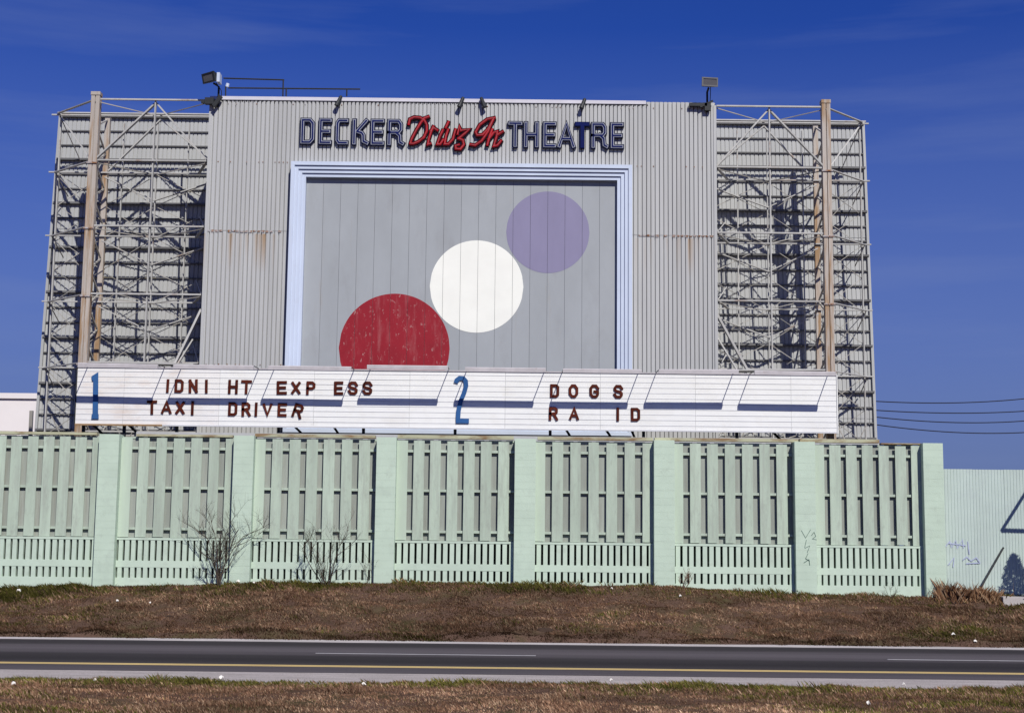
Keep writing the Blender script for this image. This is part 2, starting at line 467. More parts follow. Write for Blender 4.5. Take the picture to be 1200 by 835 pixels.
ROAD0, ROAD1, KERB1, GRAV0 = 26.6, 34.70, 35.40, 24.55
WALLY = 42.0
basepx = [(-540, 692), (-200, 690), (0, 690), (115, 688.5), (300, 683.5), (500, 683), (640, 686), (790, 687.5), (900, 695), (1000, 697.5), (1080, 700), (1200, 701), (1400, 703)]
bx = [X(a, b, WALLY) for a, b in basepx]
bz = [Z(a, b, WALLY) for a, b in basepx]
def ground_z(x, y):
    x, y = np.asarray(x, float), np.asarray(y, float)
    base = np.interp(x, bx, bz)
    z = np.zeros(np.broadcast(x, y).shape)
    near = np.clip((GRAV0 - y) / 25.0, 0, 3)
    edge = np.clip((GRAV0 - y) / 0.5, 0, 1)
    z = z + near * 0.5 + edge * (0.03 + 0.05 * (vnoise(x, y, 1.7, 1) - 0.3) + 0.10 * (vnoise(x, y, 0.6, 2) - 0.4))
    ys = y - KERB1 - 0.25 * (vnoise(x, 0 * x, 0.45, 5) - 0.5)
    t = np.clip(ys / (WALLY - KERB1 - 0.15), 0, 1)
    lip = np.clip(ys / 0.22, 0, 1)
    rise = 0.13 * lip + (base - 0.13) * (t ** 1.15)
    bump = lip * np.clip((WALLY - 0.1 - y) / 0.8, 0, 1) * (0.22 * (vnoise(x, y, 0.55, 3) - 0.5) + 0.15 * (vnoise(x, y, 1.5, 4) - 0.5) + 0.05 * (vnoise(x, y, 4.0, 6) - 0.5))
    z = z + np.where(y > KERB1 - 0.3, rise + bump, 0)
    return z

xs = np.concatenate([[-4000, -1500, -600, -250, -120, -70, -45, -32], np.arange(-26, 26.01, 0.28), [32, 45, 70, 120, 250, 600, 1500, 4000]])
ys = np.concatenate([[-600, -150, -40, -10, 2, 8, 12], np.arange(15, 25.6, 0.22), [26.2, 27, 29, 31, 33, 34.4], np.arange(35.0, 42.6, 0.17), [43, 44, 47, 52, 60, 80, 130, 300, 800, 2000, 5000]])
gx, gy = np.meshgrid(xs, ys)
gzv = ground_z(gx, gy)
nx, ny = len(xs), len(ys)
verts = np.stack([gx, gy, gzv], -1).reshape(-1, 3)
ii, jj = np.meshgrid(np.arange(nx - 1), np.arange(ny - 1))
a0 = (jj * nx + ii).reshape(-1)
faces = np.stack([a0, a0 + 1, a0 + nx + 1, a0 + nx], -1)
me = bpy.data.meshes.new('ground')
me.from_pydata(verts.tolist(), [], faces.tolist())
me.materials.append(M['soil'])
me.polygons.foreach_set('use_smooth', [True] * len(me.polygons))
tag(new_obj('ground', me), kind='structure')

def sheet(name, material, y0, y1, z, x0=-300, x1=300, wob=0.0):
    mb = MB()
    xx = np.concatenate([[x0], np.arange(max(x0, -30), min(x1, 30), 0.3), [x1]]) if wob else np.array([x0, x1])
    rows = [(y0, 1), (y1, 1)]
    lo = y0 + (wob * (vnoise(xx, 0 * xx, 0.5, 21) - 0.5) + wob * 0.6 * (vnoise(xx, 0 * xx, 2.3, 22) - 0.5) if wob else 0 * xx)
    hi = y1 + (wob * 0.25 * (vnoise(xx, 0 * xx, 0.8, 23) - 0.5) if wob else 0 * xx)
    vs = [(x, l, z) for x, l in zip(xx, lo)] + [(x, h, z) for x, h in zip(xx, hi)]
    n = len(xx)
    mb.add(vs, [(i, i + 1, n + i + 1, n + i) for i in range(n - 1)])
    return mb.build(name, material)
tag(sheet('gravel_shoulder', M['gravel'], GRAV0 + 0.1, ROAD0 + 0.25, 0.016, wob=0.6), kind='structure')
road = tag(sheet('road', M['asphalt'], ROAD0, ROAD1, 0.022), kind='structure')
tag(sheet('concrete_road_edge', M['kerb'], ROAD1 - 0.02, KERB1 + 0.15, 0.027, wob=0.08), kind='structure')
yl = Y_YEL = 27.97
o = MB()
for dy in (-0.10, 0.10):
    o.box(-300, 300, yl + dy - 0.065, yl + dy + 0.065, 0.023, 0.027)
tag(o.build('yellow_centre_line', M['yellow']), kind='structure')
dash = X(370, 763, 31.23), X(628, 765.3, 31.23)
dl = dash[1] - dash[0]
dash_me = MB().box(-dl / 2, dl / 2, -0.06, 0.06, 0.0, 0.004).build('lane_dash', M['white_line'], mesh_only=True)
for k in range(-2, 4):
    d = new_obj('lane_dash', dash_me)
    d.location = ((dash[0] + dash[1]) / 2 + k * (X(1040, 768.5, 31.23) - dash[0]), 31.23, 0.023)
    d.parent = road

# ---- dry grass blades
PAL = np.array([(0.196, 0.113, 0.070), (0.122, 0.067, 0.040), (0.305, 0.206, 0.132), (0.112, 0.100, 0.025), (0.058, 0.056, 0.015), (0.075, 0.040, 0.028)])
def grass(name, n, x0, x1, y0, y1, hmin, hmax, wd, greenf, seed, dens=None, tone=1.0):
    r = np.random.default_rng(seed)
    x = r.uniform(x0, x1, n)
    y = r.uniform(y0, y1, n)
    if dens is not None:
        keep = r.random(n) < dens(x, y)
        x, y = x[keep], y[keep]
    n = len(x)
    z = ground_z(x, y) - 0.012
    p1 = vnoise(x, y, 0.35, seed + 1)
    p2 = vnoise(x, y * 1.6, 1.1, seed + 2)
    p3 = vnoise(x, y, 3.5, seed + 3)
    g = greenf(x, y) * 0.9 + 1.1 * (p1 - 0.5) + 0.9 * (p2 - 0.5)
    h = r.uniform(hmin, hmax, n) * (0.45 + 1.1 * p3) * (1 + 0.9 * np.clip(g, 0, 1)) * (0.7 + 0.9 * np.clip(vnoise(x, y, 0.9, seed + 9) - 0.35, 0, 1))
    ang = r.uniform(0, 2 * np.pi, n)
    lean = r.uniform(0.2, 1.2, n) * h
    w_ = wd * r.uniform(0.6, 1.5, n)
    fa = r.uniform(-0.9, 0.9, n)
    ux, uy = np.cos(fa) * w_, np.sin(fa) * w_
    lx, ly = np.cos(ang) * lean, np.sin(ang) * lean
    v = np.empty((n, 4, 3))
    v[:, 0] = np.stack([x - ux, y - uy, z], -1)
    v[:, 1] = np.stack([x + ux, y + uy, z], -1)
    v[:, 2] = np.stack([x + lx * .45 + ux * .7, y + ly * .45 + uy * .7, z + h * .62], -1)
    v[:, 3] = np.stack([x + lx, y + ly, z + h], -1)
    isg = r.random(n) < np.clip(g * 1.25 - 0.12, 0.02, 0.95)
    u = r.random(n)
    brown = np.where(u < .42, 0, np.where(u < .66 + .2 * (p2 < .4), 1, np.where(u < .93, 2, 5)))
    gi = np.where(r.random(n) < .55, 3, 4)
    idx = np.where(isg, gi, brown)
    c = PAL[idx] * tone * (0.62 + 0.75 * r.random(n))[:, None] * (0.60 + 0.80 * p3)[:, None] * (0.55 + 0.9 * vnoise(x, y * 2, 0.8, seed + 7))[:, None] * (0.72 + 0.56 * vnoise(x, y * 2, 0.28, seed + 8))[:, None]
    c = c * np.where((y > KERB1 - .2) & (y < KERB1 + 0.25 + 0.5 * vnoise(x, 0 * x, 0.9, 77)), 0.36, 1.0)[:, None]   # shadow line of overhanging grass and dark soil, painted into the blades
    me = bpy.data.meshes.new(name)
    me.vertices.add(n * 4)
    me.vertices.foreach_set('co', v.reshape(-1))
    me.loops.add(n * 6)
    b = np.arange(n)[:, None] * 4
    me.loops.foreach_set('vertex_index', (b + np.array([0, 1, 2, 0, 2, 3])).reshape(-1))
    me.polygons.add(n * 2)
    me.polygons.foreach_set('loop_start', np.arange(n * 2) * 3)
    me.update(calc_edges=True)
    at = me.attributes.new('blade_colour', 'FLOAT_COLOR', 'POINT')
    cc = np.ones((n, 4, 4))
    cc[:, :, :3] = c[:, None, :]
    at.data.foreach_set('color', cc.reshape(-1))
    me.materials.append(M['blade'])
    o = new_obj(name, me)
    return tag(o, kind='stuff')
tag(grass('dry_grass', 260000, -12.5, 12.0, 16.8, 24.75, 0.02, 0.062, 0.006,
      lambda x, y: 0.15 + 0.75 * np.clip((y - 22.6) / 1.8, 0, 1), 41, tone=1.15), 'short dry grass of the near verge below the road', 'grass')
tag(grass('dry_grass', 320000, -21.5, 20.0, 35.30, 42.05, 0.02, 0.075, 0.010,
      lambda x, y: -0.02 + 0.85 * np.clip((y - 39.9) / 2.0, 0, 1) + 0.26 * np.clip(-x / 12, 0, 1), 61, tone=0.77), 'brown and green grass on the bank below the green wall', 'grass')

tag(grass('tall_weeds', 34000, -21.5, 15.2, 40.7, 42.1, 0.03, 0.085, 0.008, lambda x, y: 0.50 + 0 * x, 91,
          dens=lambda x, y: np.clip((vnoise(x, y, 1.3, 95) - 0.50) * 5, 0, 1) * np.clip((y - 40.6) / 0.9, 0.1, 1)), 'taller green weeds in tufts along the foot of the green wall', 'grass')
tag(grass('tall_weeds', 16000, -9.5, 9.5, 22.4, 24.85, 0.03, 0.075, 0.006, lambda x, y: 0.45 + 0 * x, 191,
          dens=lambda x, y: np.clip((vnoise(x, y, 1.2, 195) - 0.52) * 5, 0, 1)), 'green tufts on the near verge beside the gravel shoulder', 'grass')

# ------------------------------------------------------------------ green boundary wall
wall = empty('boundary_wall', (0, 42.3, 1.1), 'long pale green wall of block piers, boards and slotted panels above the bank', 'wall')
zc = lambda y, Yp: EYE + (HOR - y) * Yp / F       # height of a level that crosses the picture centre at row y
Z_TOP = zc(517, 42.27)
Z_BB = zc(633.8, 42.27)
R_Z = [zc(530.5, 42.3), zc(576.5, 42.3), zc(624.0, 42.3)]
S1 = (zc(660.8, 42.24), zc(637.0, 42.24))
S2 = (zc(680.5, 42.24), zc(668.5, 42.24))
PIL = [(-209, -186), (-46, -23), (116, 139.5), (274, 297.5), (441.5, 464.5), (603.5, 628), (766.5, 790.5), (931, 955), (1081.5, 1104.8)]
GAPS = {0: [(-171.3 + 20 * k, -164.3 + 20 * k) for k in range(6)],
        1: [(-14 + 0, -7.5)] + [(5, 11.3), (23.9, 30.7), (42.7, 49), (61.6, 67.9), (80.5, 86.7), (99.8, 106.6)],
        2: [(153.4, 161), (173.5, 181.8), (194, 202), (215, 222.5), (235.6, 244), (256, 263.3)],
        3: [(310, 318), (330.2, 338.5), (351.5, 358.6), (371.7, 378.7), (391.8, 399.8), (412.4, 420.2), (433.3, 441)],
        4: [(477.3, 484.3), (496.9, 503.7), (516.2, 523.8), (536.4, 543.4), (556, 563.3), (576, 583.6), (596.2, 603)],
        5: [(639, 647), (659.8, 668.4), (680.5, 689.8), (701.8, 710.6), (723.2, 732), (744, 752.9)],
        6: [(800.6, 808.6), (821.2, 829), (841.6, 849.6), (861.4, 869.7), (882.3, 890.3), (902.4, 910), (922.5, 930.5)],
        7: [(965.9, 972.4), (985.5, 991.8), (1004.3, 1010.6), (1023.2, 1030.2), (1042, 1049.6), (1062.2, 1068)]}
# two more bays run on past the left edge of the view
PIL = [(-535, -512), (-372, -349)] + PIL
GAPS = {k + 2: v for k, v in GAPS.items()}
GAPS[0] = [(-497 + 20 * k, -490 + 20 * k) for k in range(6)]
GAPS[1] = [(-334 + 20 * k, -327 + 20 * k) for k in range(6)]
XP = [(X(a, 520, 42.0), X(b, 520, 42.0)) for a, b in PIL]
course = 0.2
block_cache = {}
for (a, b) in XP:
    zb = 0.62
    pw = b - a
    pil = box_part('pillar', M['pillar'], wall, a + 0.006, b - 0.006, 42.008, 42.50, zb, Z_TOP + 0.02)
    key = round(pw, 2)
    hh = (Z_TOP + 0.045 - zb) / 23
    bm_ = MB().box(-pw / 2, pw / 2, -0.25, 0.25, 0.0011, hh - 0.0011).build('block', M['pillar'], mesh_only=True)
    for k in range(23):
        o = new_obj('block', bm_, pil)
        o.location = Vector(((a + b) / 2, 42.25 + random.uniform(-0.002, 0.002), zb + k * hh)) - wloc(pil)
slat_cache = {}
for bay in range(10):
    xa, xb = XP[bay][1], XP[bay + 1][0]
    # slotted lower panel
    pan = MB()
    e = 0.0
    base_z = min(np.interp(xa, bx, bz), np.interp(xb, bx, bz)) - 0.25
    pan.box(xa - e, xb + e, 42.24, 42.36, base_z, S2[0])
    pan.box(xa - e, xb + e, 42.24, 42.36, S2[1], S1[0])
    pan.box(xa - e, xb + e, 42.235, 42.40, S1[1], Z_BB - 0.015)
    panel = pan.build('slotted_panel', M['slat'], wall)
    pitch = 0.1885
    n = int(round((xb - xa) / pitch))
    pitch = (xb - xa) / n
    sw = pitch * 0.655
    for (z0, z1) in (S1, S2):
        hz = z1 - z0
        me_ = MB().box(-sw / 2, sw / 2, -0.055, 0.055, 0, hz).build('slat', M['slat'], mesh_only=True)
        for k in range(n):
            o = new_obj('slat', me_, panel)
            o.location = Vector((xa + (k + 0.62) * pitch + random.uniform(-.004, .004), 42.30 + random.uniform(-.004, .004), z0)) - wloc(panel)
    # front boards between the gaps
    g = [(X(p, 560, 42.28), X(q, 560, 42.28)) for p, q in GAPS[bay]]
    cuts = [xa] + [v for p in g for v in p] + [xb]
    for k in range(0, len(cuts), 2):
        l, r_ = cuts[k], cuts[k + 1]
        if r_ - l < 0.05: continue
        tiltx = random.uniform(-0.006, 0.006)
        y0 = 42.27 + random.uniform(-0.006, 0.006)
        mb = MB()
        jt, jb = random.uniform(-0.01, 0.012), random.uniform(-0.008, 0.012)
        mb.add([(l, y0, Z_BB + jb), (r_, y0, Z_BB + jb), (r_, y0 + .024, Z_BB + jb), (l, y0 + .024, Z_BB + jb),
                (l + tiltx, y0, Z_TOP - .03 + jt), (r_ + tiltx, y0, Z_TOP - .03 + jt), (r_ + tiltx, y0 + .024, Z_TOP - .03 + jt), (l + tiltx, y0 + .024, Z_TOP - .03 + jt)],
               [(0, 3, 2, 1), (4, 5, 6, 7), (0, 1, 5, 4), (1, 2, 6, 5), (2, 3, 7, 6), (3, 0, 4, 7)])
        mb.build('board', M['edge_board'] if k == 0 else M['board'], wall)
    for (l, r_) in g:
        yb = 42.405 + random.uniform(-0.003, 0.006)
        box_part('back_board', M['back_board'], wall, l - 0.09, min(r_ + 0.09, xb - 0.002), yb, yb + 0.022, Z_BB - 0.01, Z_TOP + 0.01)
    for zr in R_Z:
        box_part('rail', M['board'], wall, xa + 0.002, xb - 0.002, 42.31, 42.385, zr - 0.032, zr + 0.04)
    box_part('top_rail', M['board'], wall, xa + 0.002, xb - 0.002, 42.385, 42.399, Z_TOP - 0.05, Z_TOP - 0.002)
    box_part('slot_shade', M['behind'], wall, xa - .1, xb + .1, 42.95, 42.99, 0.4, Z_BB)  # dark sheet standing in for the shade behind the slots
# worn capping pieces along the top
caps = [(-540, -220, 0.0, .07), (-210, 20, 0.0, .07), (20, 114, .05, .06), (160, 273, -0.03, .05), (299, 440, 0.0, .07), (466, 602, -.02, .08), (630, 765, .0, .07), (767, 935, .015, .07), (937, 1030, .03, .08), (1032, 1090, -0.02, .03)]
for (p, q, dz, ht) in caps:
    a, b = X(p, 515, 42.33), X(q, 515, 42.33)
    z0 = Z_TOP + (0.048 if p in (-540, -210, 299, 466, 630, 767, 937) else 0.02) + max(dz, 0) * 0.5
    MB().bar((a, 42.40, z0 + ht / 2), (b, 42.40, z0 + ht / 2 + random.uniform(-.01, .01)), ht * 1.25, 0.26).build('cap_board', M['cap'], wall)
# low grey roof edge seen just over the wall
tag(MB().box(X(160, 510, 43.6), X(1030, 510, 43.6), 43.55, 43.75, 1.0, zc(511.5, 43.6)).build('grey_parapet', M['cladding']), 'low grey parapet just behind the top of the green wall', 'wall')

def scribble(strokes, ox, oy, Yp, wd, name, material, parent):
    mb = MB()
    for k, s_ in enumerate(strokes):
        mb.ribbon([(X(ox + a, oy + b, Yp), Z(ox + a, oy + b, Yp)) for a, b in s_], wd, Yp - 0.002 - 0.0006 * k, Yp + 0.001)
    return mb.build(name, material, parent)
scribble([[(-6, -14), (-1, -5), (5, -15)], [(6, -8), (9, -12), (11, -7), (7, -4), (12, -3)], [(0, -3), (-2, 6)], [(-2, 7), (4, 4), (1, 12)], [(2, 13), (-1, 19), (4, 22)], [(-3, 24), (3, 20), (4, 27)]],
         945, 635, 41.996, 0.014, 'graffiti', M['graffiti_dark'], wall)

# ------------------------------------------------------------------ corrugated fence at the right end
cf = empty('corrugated_fence', (16, 42.65, 1.0), 'pale green corrugated metal fence beyond the last pier with purple graffiti', 'fence')
def corr_mesh(x0, x1, yb, yt, zb, zt, pitch, gw, gd, name, material, parent):
    "upright ribbed sheet: flat pans with narrow grooves; bottom at yb, top at yt"
    n = max(1, int(round((x1 - x0) / pitch)))
    p = (x1 - x0) / n
    prof = []
    for k in range(n):
        a = x0 + k * p
        prof += [(a, 0), (a + p - gw, 0), (a + p - gw * 0.82, gd), (a + p - gw * 0.18, gd)]
    prof.append((x1, 0))
    mb = MB()
    vs = [(x, yb + d, zb) for x, d in prof] + [(x, yt + d, zt) for x, d in prof]
    m_ = len(prof)
    mb.add(vs, [(i, i + 1, m_ + i + 1, m_ + i) for i in range(m_ - 1)])
    return mb.build(name, material, parent)
x0 = X(1104.8, 620, 42.66)
ztop = zc(544.5, 42.66)
for k in range(9):
    a = x0 + k * 0.92
    corr_mesh(a, a + 0.922, 42.66 + 0.006 * (k % 2), 42.66 + 0.006 * (k % 2), 0.75, ztop + random.uniform(-.006, .006), 0.088, 0.03, 0.011, 'sheet', M['corr_fence'], cf)
    if k: pass
box_part('rail', M['steel'], cf, x0, x0 + 8.3, 42.72, 42.80, 2.9, 3.0)
for k, st in enumerate(([[(0, 0), (5, -6), (7, 1), (12, -7), (14, 2), (20, -8), (21, 2)]], [[(3, -4), (24, -1)]], [[(26, -6), (28, 9)]],
                        [[(20, 16), (25, 12), (30, 17), (36, 13), (40, 18)]], [[(3, 22), (10, 13), (9, 24)]], [[(24, 20), (41, 19)]])):
    scribble(st, 1108, 640, 42.650 - .001 * k, 0.03, 'graffiti', M['graffiti_purple'], cf)
o = MB().bar(P(1143, 684, 42.30) + Vector((0, 0, -0.35)), P(1176, 641, 42.60), 0.045).build('leaning_pole', M['dark_metal'])
tag(o, 'thin dark pole leaning on the corrugated fence above the dead grass', 'pole')
tag(MB().box(X(1166, 700, 41.9), X(1260, 700, 41.9), 41.2, 42.6, 0.7, float(np.interp(14.6, bx, bz)) + 0.07).build('concrete_slab', M['kerb']), kind='structure')

# ------------------------------------------------------------------ white building beyond the left end
wb = empty('white_building', (-24, 66, 1.0), 'plain white rendered building beyond the left edge of the screen', 'building')
zt = zc(474.0, 66.0)
MB().box(-48, X(66, 490, 66), 66, 78, 0.5, zt).build('wall', M['white_wall'], wb)
box_part('roof', M['white_wall'], wb, -48.2, X(66, 490, 66) + 0.1, 65.9, 78.2, zt + 0.003, zt + 0.25)
tag(MB().bar((X(37, 500, 62), 62, 3), P(37, 481, 62), 0.14).build('steel_pipe', M['rod']), 'thin grey pipe standing before the white building', 'pipe')

# ------------------------------------------------------------------ drive-in screen, seen from behind
tower = empty('screen_tower', (-1.5, 50, 1.1), 'back of the huge corrugated drive-in screen with rusty steel truss supports', 'screen')
SY0, SZ0, SY1 = 50.25, 5.5, 51.15
SZT = Z(70, 133, 51.15)
def sy(z): return SY0 + (SY1 - SY0) * (z - SZ0) / (SZT - SZ0)
sx0b, sx0t = X(45, 500, SY0), X(70, 133, SY1)
sx1b, sx1t = X(1027.5, 515, SY0), X(1009, 146, SY1)
SX0, SX1 = (sx0b + sx0t) / 2, (sx1b + sx1t) / 2
NB = 32
wcol = (SX1 - SX0) / NB
tiers = [1.0, Z(80, 480, 50.4), Z(80, 268, 50.8), SZT]
for k in range(NB):
    for q in range(3):
        z0, z1 = tiers[q], tiers[q + 1] - (0.0 if q == 2 else -0.06)
        a = SX0 + k * wcol
        off = 0.012 * (2 - q) + 0.005 * (k % 2)
        corr_mesh(a, a + wcol + 0.004, sy(z0) + off, sy(z1) + off, z0, z1, 0.165, 0.036, 0.030, 'screen_sheet', M['screen_sheet'], tower)
# girts across the back of the screen
zg = SZT - 0.12
gi = 0
while zg > 5.0:
    th_ = 0.042 if gi % 3 else 0.07
    for (a, b) in ((SX0 - 0.02, X(262, 300, 50)), (X(815, 300, 50), SX1 + 0.02)):
        MB().box(a, b, sy(zg) - (0.06 if gi % 3 else 0.13), sy(zg) - 0.003, zg - th_ / 2, zg + th_ / 2).build('girt', M['girt'], tower)
    zg -= 0.545
    gi += 1
# edge trims
for (xa, xb) in ((SX0 - 0.05, SX0 + 0.02), (SX1 - 0.02, SX1 + 0.05)):
    MB().bar(((xa + xb) / 2, sy(1.0) - 0.03, 1.0), ((xa + xb) / 2, sy(SZT) - 0.03, SZT + .02), 0.09, 0.12).build('edge_trim', M['screen_sheet'], tower)
MB().box(SX0 - 0.12, SX1 + 0.12, SY1 - 0.06, SY1 + 0.15, SZT, SZT + 0.045).build('top_plate', M['steel'], tower)

FP, RP = 48.0, 49.6
LV = [Z(175, y, FP) for y in (118.5, 189.5, 266, 346, 426)]
for k, y in enumerate((127.5, 198.5, 275, 353.5, 433)):
    LV[k] = 0.5 * (LV[k] + Z(905, y, FP))
LV += [LV[-1] - (LV[-2] - LV[-1])]
def member(name, a, b, wd, dp=None, material=None, hint=None):
    wd = wd * 0.58
    return MB().bar(a, b, wd, (dp or wd * 2.8) if material is None else dp, hint).build(name, material or M['steel'], tower)
sides = [
    dict(s=-1, post=X(105.5, 270, FP), rpost=X(120.5, 270, RP), edge=X(66, 240, RP), box=X(241, 270, FP), fc=X(177, 270, FP), rv=[X(140, 270, RP), X(180, 270, RP), X(217, 270, RP)]),
    dict(s=1, post=X(970, 290, FP), rpost=X(957.5, 290, RP), edge=X(1010, 270, RP), box=X(839, 270, FP), fc=X(902.5, 290, FP), rv=[X(865, 290, RP), X(900, 290, RP), X(942, 290, RP)]),
]
for d in sides:
    s, xp, xr, xe, xbx, xfc = d['s'], d['post'], d['rpost'], d['edge'], d['box'], d['fc']
    TOPZ = LV[0] + 0.17
    # front post: a pair of channels, rear post, lacing between them
    post = MB().box(xp - 0.145, xp - 0.014, FP - 0.13, FP + 0.13, 1.0, TOPZ).box(xp + 0.014, xp + 0.145, FP - 0.13, FP + 0.13, 1.0, TOPZ).box(xp - 0.02, xp + 0.02, FP - 0.09, FP + 0.09, 1.0, TOPZ - 0.02).build('post', M['post'], tower)
    MB().box(xp - 0.16, xp + 0.16, FP - 0.15, FP + 0.15, TOPZ, TOPZ + 0.12).build('post_cap', M['post'], post)
    MB().box(xr - 0.085, xr + 0.085, RP - 0.09, RP + 0.09, 1.0, LV[0] - 0.1).build('post', M['post'], tower)
    lac = MB()
    zz, k = 4.6, 0
    while zz < LV[0] - 0.5:
        a, b = (FP + 0.13, RP - 0.09) if k % 2 else (RP - 0.09, FP + 0.13)
        xa_, xb_ = (xp, xr) if k % 2 else (xr, xp)
        lac.bar((xa_, a, zz), (xb_, b, zz + 0.62), 0.05, 0.05, (1, 0, 0))
        zz += 0.62
        k += 1
    lac.build('lacing', M['rod'], tower)
    for z in LV[1:5]:
        MB().box(xp - 0.19, xp + 0.19, FP - 0.165, FP - 0.131, z - 0.10, z - 0.05).build('gusset', M['rust_stain'], tower)
    # chords
    for k, z in enumerate(LV):
        mtl = M['steel']
        member('chord', (xp - s * 0.2, FP - 0.20, z), (xbx + s * 0.02, FP - 0.20, z), 0.085, 0.085)
        zr = z - (0.06 if k == 0 else 0.0)
        member('chord', (xe + s * 0.28, RP - 0.12, zr), (xbx - s * 0.9, RP - 0.12, zr), 0.075, 0.075)
        member('outrigger', (xp + s * 0.1, FP - 0.1, z - 0.02), (xe + s * 0.05, RP - 0.17, z - 0.02), 0.055)
        # flat bracing between front and rear chords
        xm = d['rv'][1]
        member('tie', (xp, FP - 0.14, z - 0.05), (xm, RP - 0.07, z - 0.05), 0.05, None, M['rod'])
        member('tie', (xm, RP - 0.07, z - 0.05), (xbx, FP - 0.14, z - 0.05), 0.05, None, M['rod'])
        if k:
            member('tie', (xbx + s * 0.02, FP - 0.15, z), (xbx + s * 0.62, RP - 0.2, z - 0.02), 0.06)
            member('tie', (xbx + s * 0.02, FP - 0.15, z + 0.02), (xbx + s * 0.55, RP - 0.2, z + 0.75), 0.05)
        if k < 5 and k:
            member('knee_brace', (xe + s * 0.05, RP - 0.16, z - 0.03), (xe - s * 0.02, sy(z - .5) - 0.12, z - 0.55), 0.05, None, M['rod'])
    # verticals
    member('upright', (xfc, FP - 0.12, 4.5), (xfc, FP - 0.12, LV[0]), 0.075)
    for x in d['rv']:
        member('upright', (x, RP + 0.02, 4.5), (x, RP + 0.02, LV[0] - 0.3), 0.06)
    member('upright', (xe, RP + 0.06, 2.0), (xe, RP + 0.06, LV[0] - 0.05), 0.07)
    # top A-braces front and rear
    for (yy, xap, xl, xr_, zt_, zb_, wd) in ((FP - 0.05, xfc, xp, xbx, LV[0], LV[1], 0.085), (RP - 0.03, d['rv'][1] - s * 0.1, xr, xbx - s * 0.3, LV[0] - 0.1, LV[1], 0.07)):
        member('brace', (xap, yy, zt_ - 0.06), (xl - s * 0.1, yy, zb_ + 0.08), wd)
        member('brace', (xap, yy, zt_ - 0.06), (xr_ + s * 0.05, yy, zb_ + 0.08), wd)
    member('brace', (xe, RP - 0.0, LV[0] - 0.1), (xp + s * 0.12, FP + 0.1, LV[1] + 0.1), 0.075)
    member('brace', (xe, RP - 0.05, LV[0] - 0.12), (xe + s * -0.35, sy(LV[0] - 1.2) - 0.1, LV[0] - 1.3), 0.05, None, M['rod'])
    # braces below each level and thin tie rods in every bay
    cells = [xe, xr, d['rv'][1], xbx - s * 0.2]
    for k in range(1, 5):
        zt_, zb_ = LV[k], LV[k + 1]
        hh = zt_ - zb_
        member('brace', (xr, RP - 0.05, zt_ - 0.15), (d['rv'][1], RP - 0.05, zt_ - 0.15 - hh * 0.36), 0.06)
        member('brace', (xbx - s * 0.3, RP - 0.05, zt_ - 0.12), (d['rv'][1], RP - 0.05, zt_ - 0.15 - hh * 0.36), 0.06)
        member('brace', (xr, RP + 0.1, zb_ + hh * 0.2), (d['rv'][1], RP + 0.1, zb_ + 0.02), 0.05, None, M['rod'])
        for c in range(3):
            for f in (0, 1):
                for (u, v) in ((0.0, 0.5), (0.5, 1.0)):
                    a, b = (zt_ - hh * u, zt_ - hh * v) if f else (zt_ - hh * v, zt_ - hh * u)
                    yy = RP + 0.12 + 0.03 * f
                    member('tie_rod', (cells[c], yy, a), (cells[c + 1], yy, b), 0.036, None, M['rod'])
        # long diagonals that show as dark bars when shaded
        member('brace', (xe, RP, zt_ - 0.1), (xp + s * 0.12, RP + 0.25, zb_ + hh * 0.25), 0.04, None, M['rod'])
# long struts by the facade above the marquee
for (a, b, wd) in (((236, 363), (205, 427), .12), ((226, 398), (208, 427), .08), ((840, 368), (876, 434), .12), ((841, 396), (864, 434), .08)):
    member('strut', P(*a, 47.78), P(*b, 47.5), wd)
# walkway plate and clutter on the lowest level
for d in sides:
    member('walkway', (d['post'] - d['s'] * 0.3, 47.6, LV[4] - 0.05), (d['box'] + d['s'] * .1, 47.6, LV[4] - 0.09), 0.09, 0.5)
# lower truss seen under the marquee
low = MB()
zl0, zl1 = 4.6, 6.5
for (pa, pb) in ((60, 236), (842, 1015)):
    xa_, xb_ = X(pa, 505, 49), X(pb, 505, 49)
    n = 5
    for k in range(n):
        u0, u1 = xa_ + (xb_ - xa_) * k / n, xa_ + (xb_ - xa_) * (k + 1) / n
        member('tie_rod', (u0, 48.9, zl0), (u1, 48.9, zl1), 0.05, None, M['rod'])
        member('tie_rod', (u1, 48.95, zl0), (u0, 48.95, zl1), 0.05, None, M['rod'])

# ------------------------------------------------------------------ theatre facade
fac = empty('theatre_facade', (0, 47.6, 1.1), 'grey ribbed metal theatre front with a framed mural of three discs', 'facade')
FY = 47.6
FX0, FX1 = X(241, 270, FY), X(839.3, 280, FY)
FZT = 0.5 * (Z(300, 113.0, FY) + Z(780, 121.5, FY))
mx0, mx1 = X(338.0, 300, FY - .3), X(740.8, 300, FY - .3)
mz1 = 0.5 * (Z(345, 189.5, FY - .3) + Z(735, 193.5, FY - .3))
mz0 = zc(510, FY - .3)
FZJ = 0.5 * (Z(290, 268.5, FY) + Z(790, 274, FY))
def cladding(xa, xb, z0, z1, dy):
    n = max(1, int(round((xb - xa) / 0.822)))
    p = (xb - xa) / n
    for k in range(n):
        corr_mesh(xa + k * p, xa + (k + 1) * p + 0.002, FY + dy + .003 * (k % 2), FY + dy + .003 * (k % 2), z0, z1, 0.137, 0.034, 0.055, 'cladding_sheet', M['cladding'], fac)
for (xa, xb) in ((FX0, mx0 + 0.06), (mx1 - 0.06, FX1)):
    cladding(xa, xb, FZJ - 0.05, FZT, -0.012)
    cladding(xa, xb, 1.0, FZJ + 0.05, 0.0)
cladding(mx0 + 0.06, mx1 - 0.06, mz1 - 0.1, FZT, -0.010)
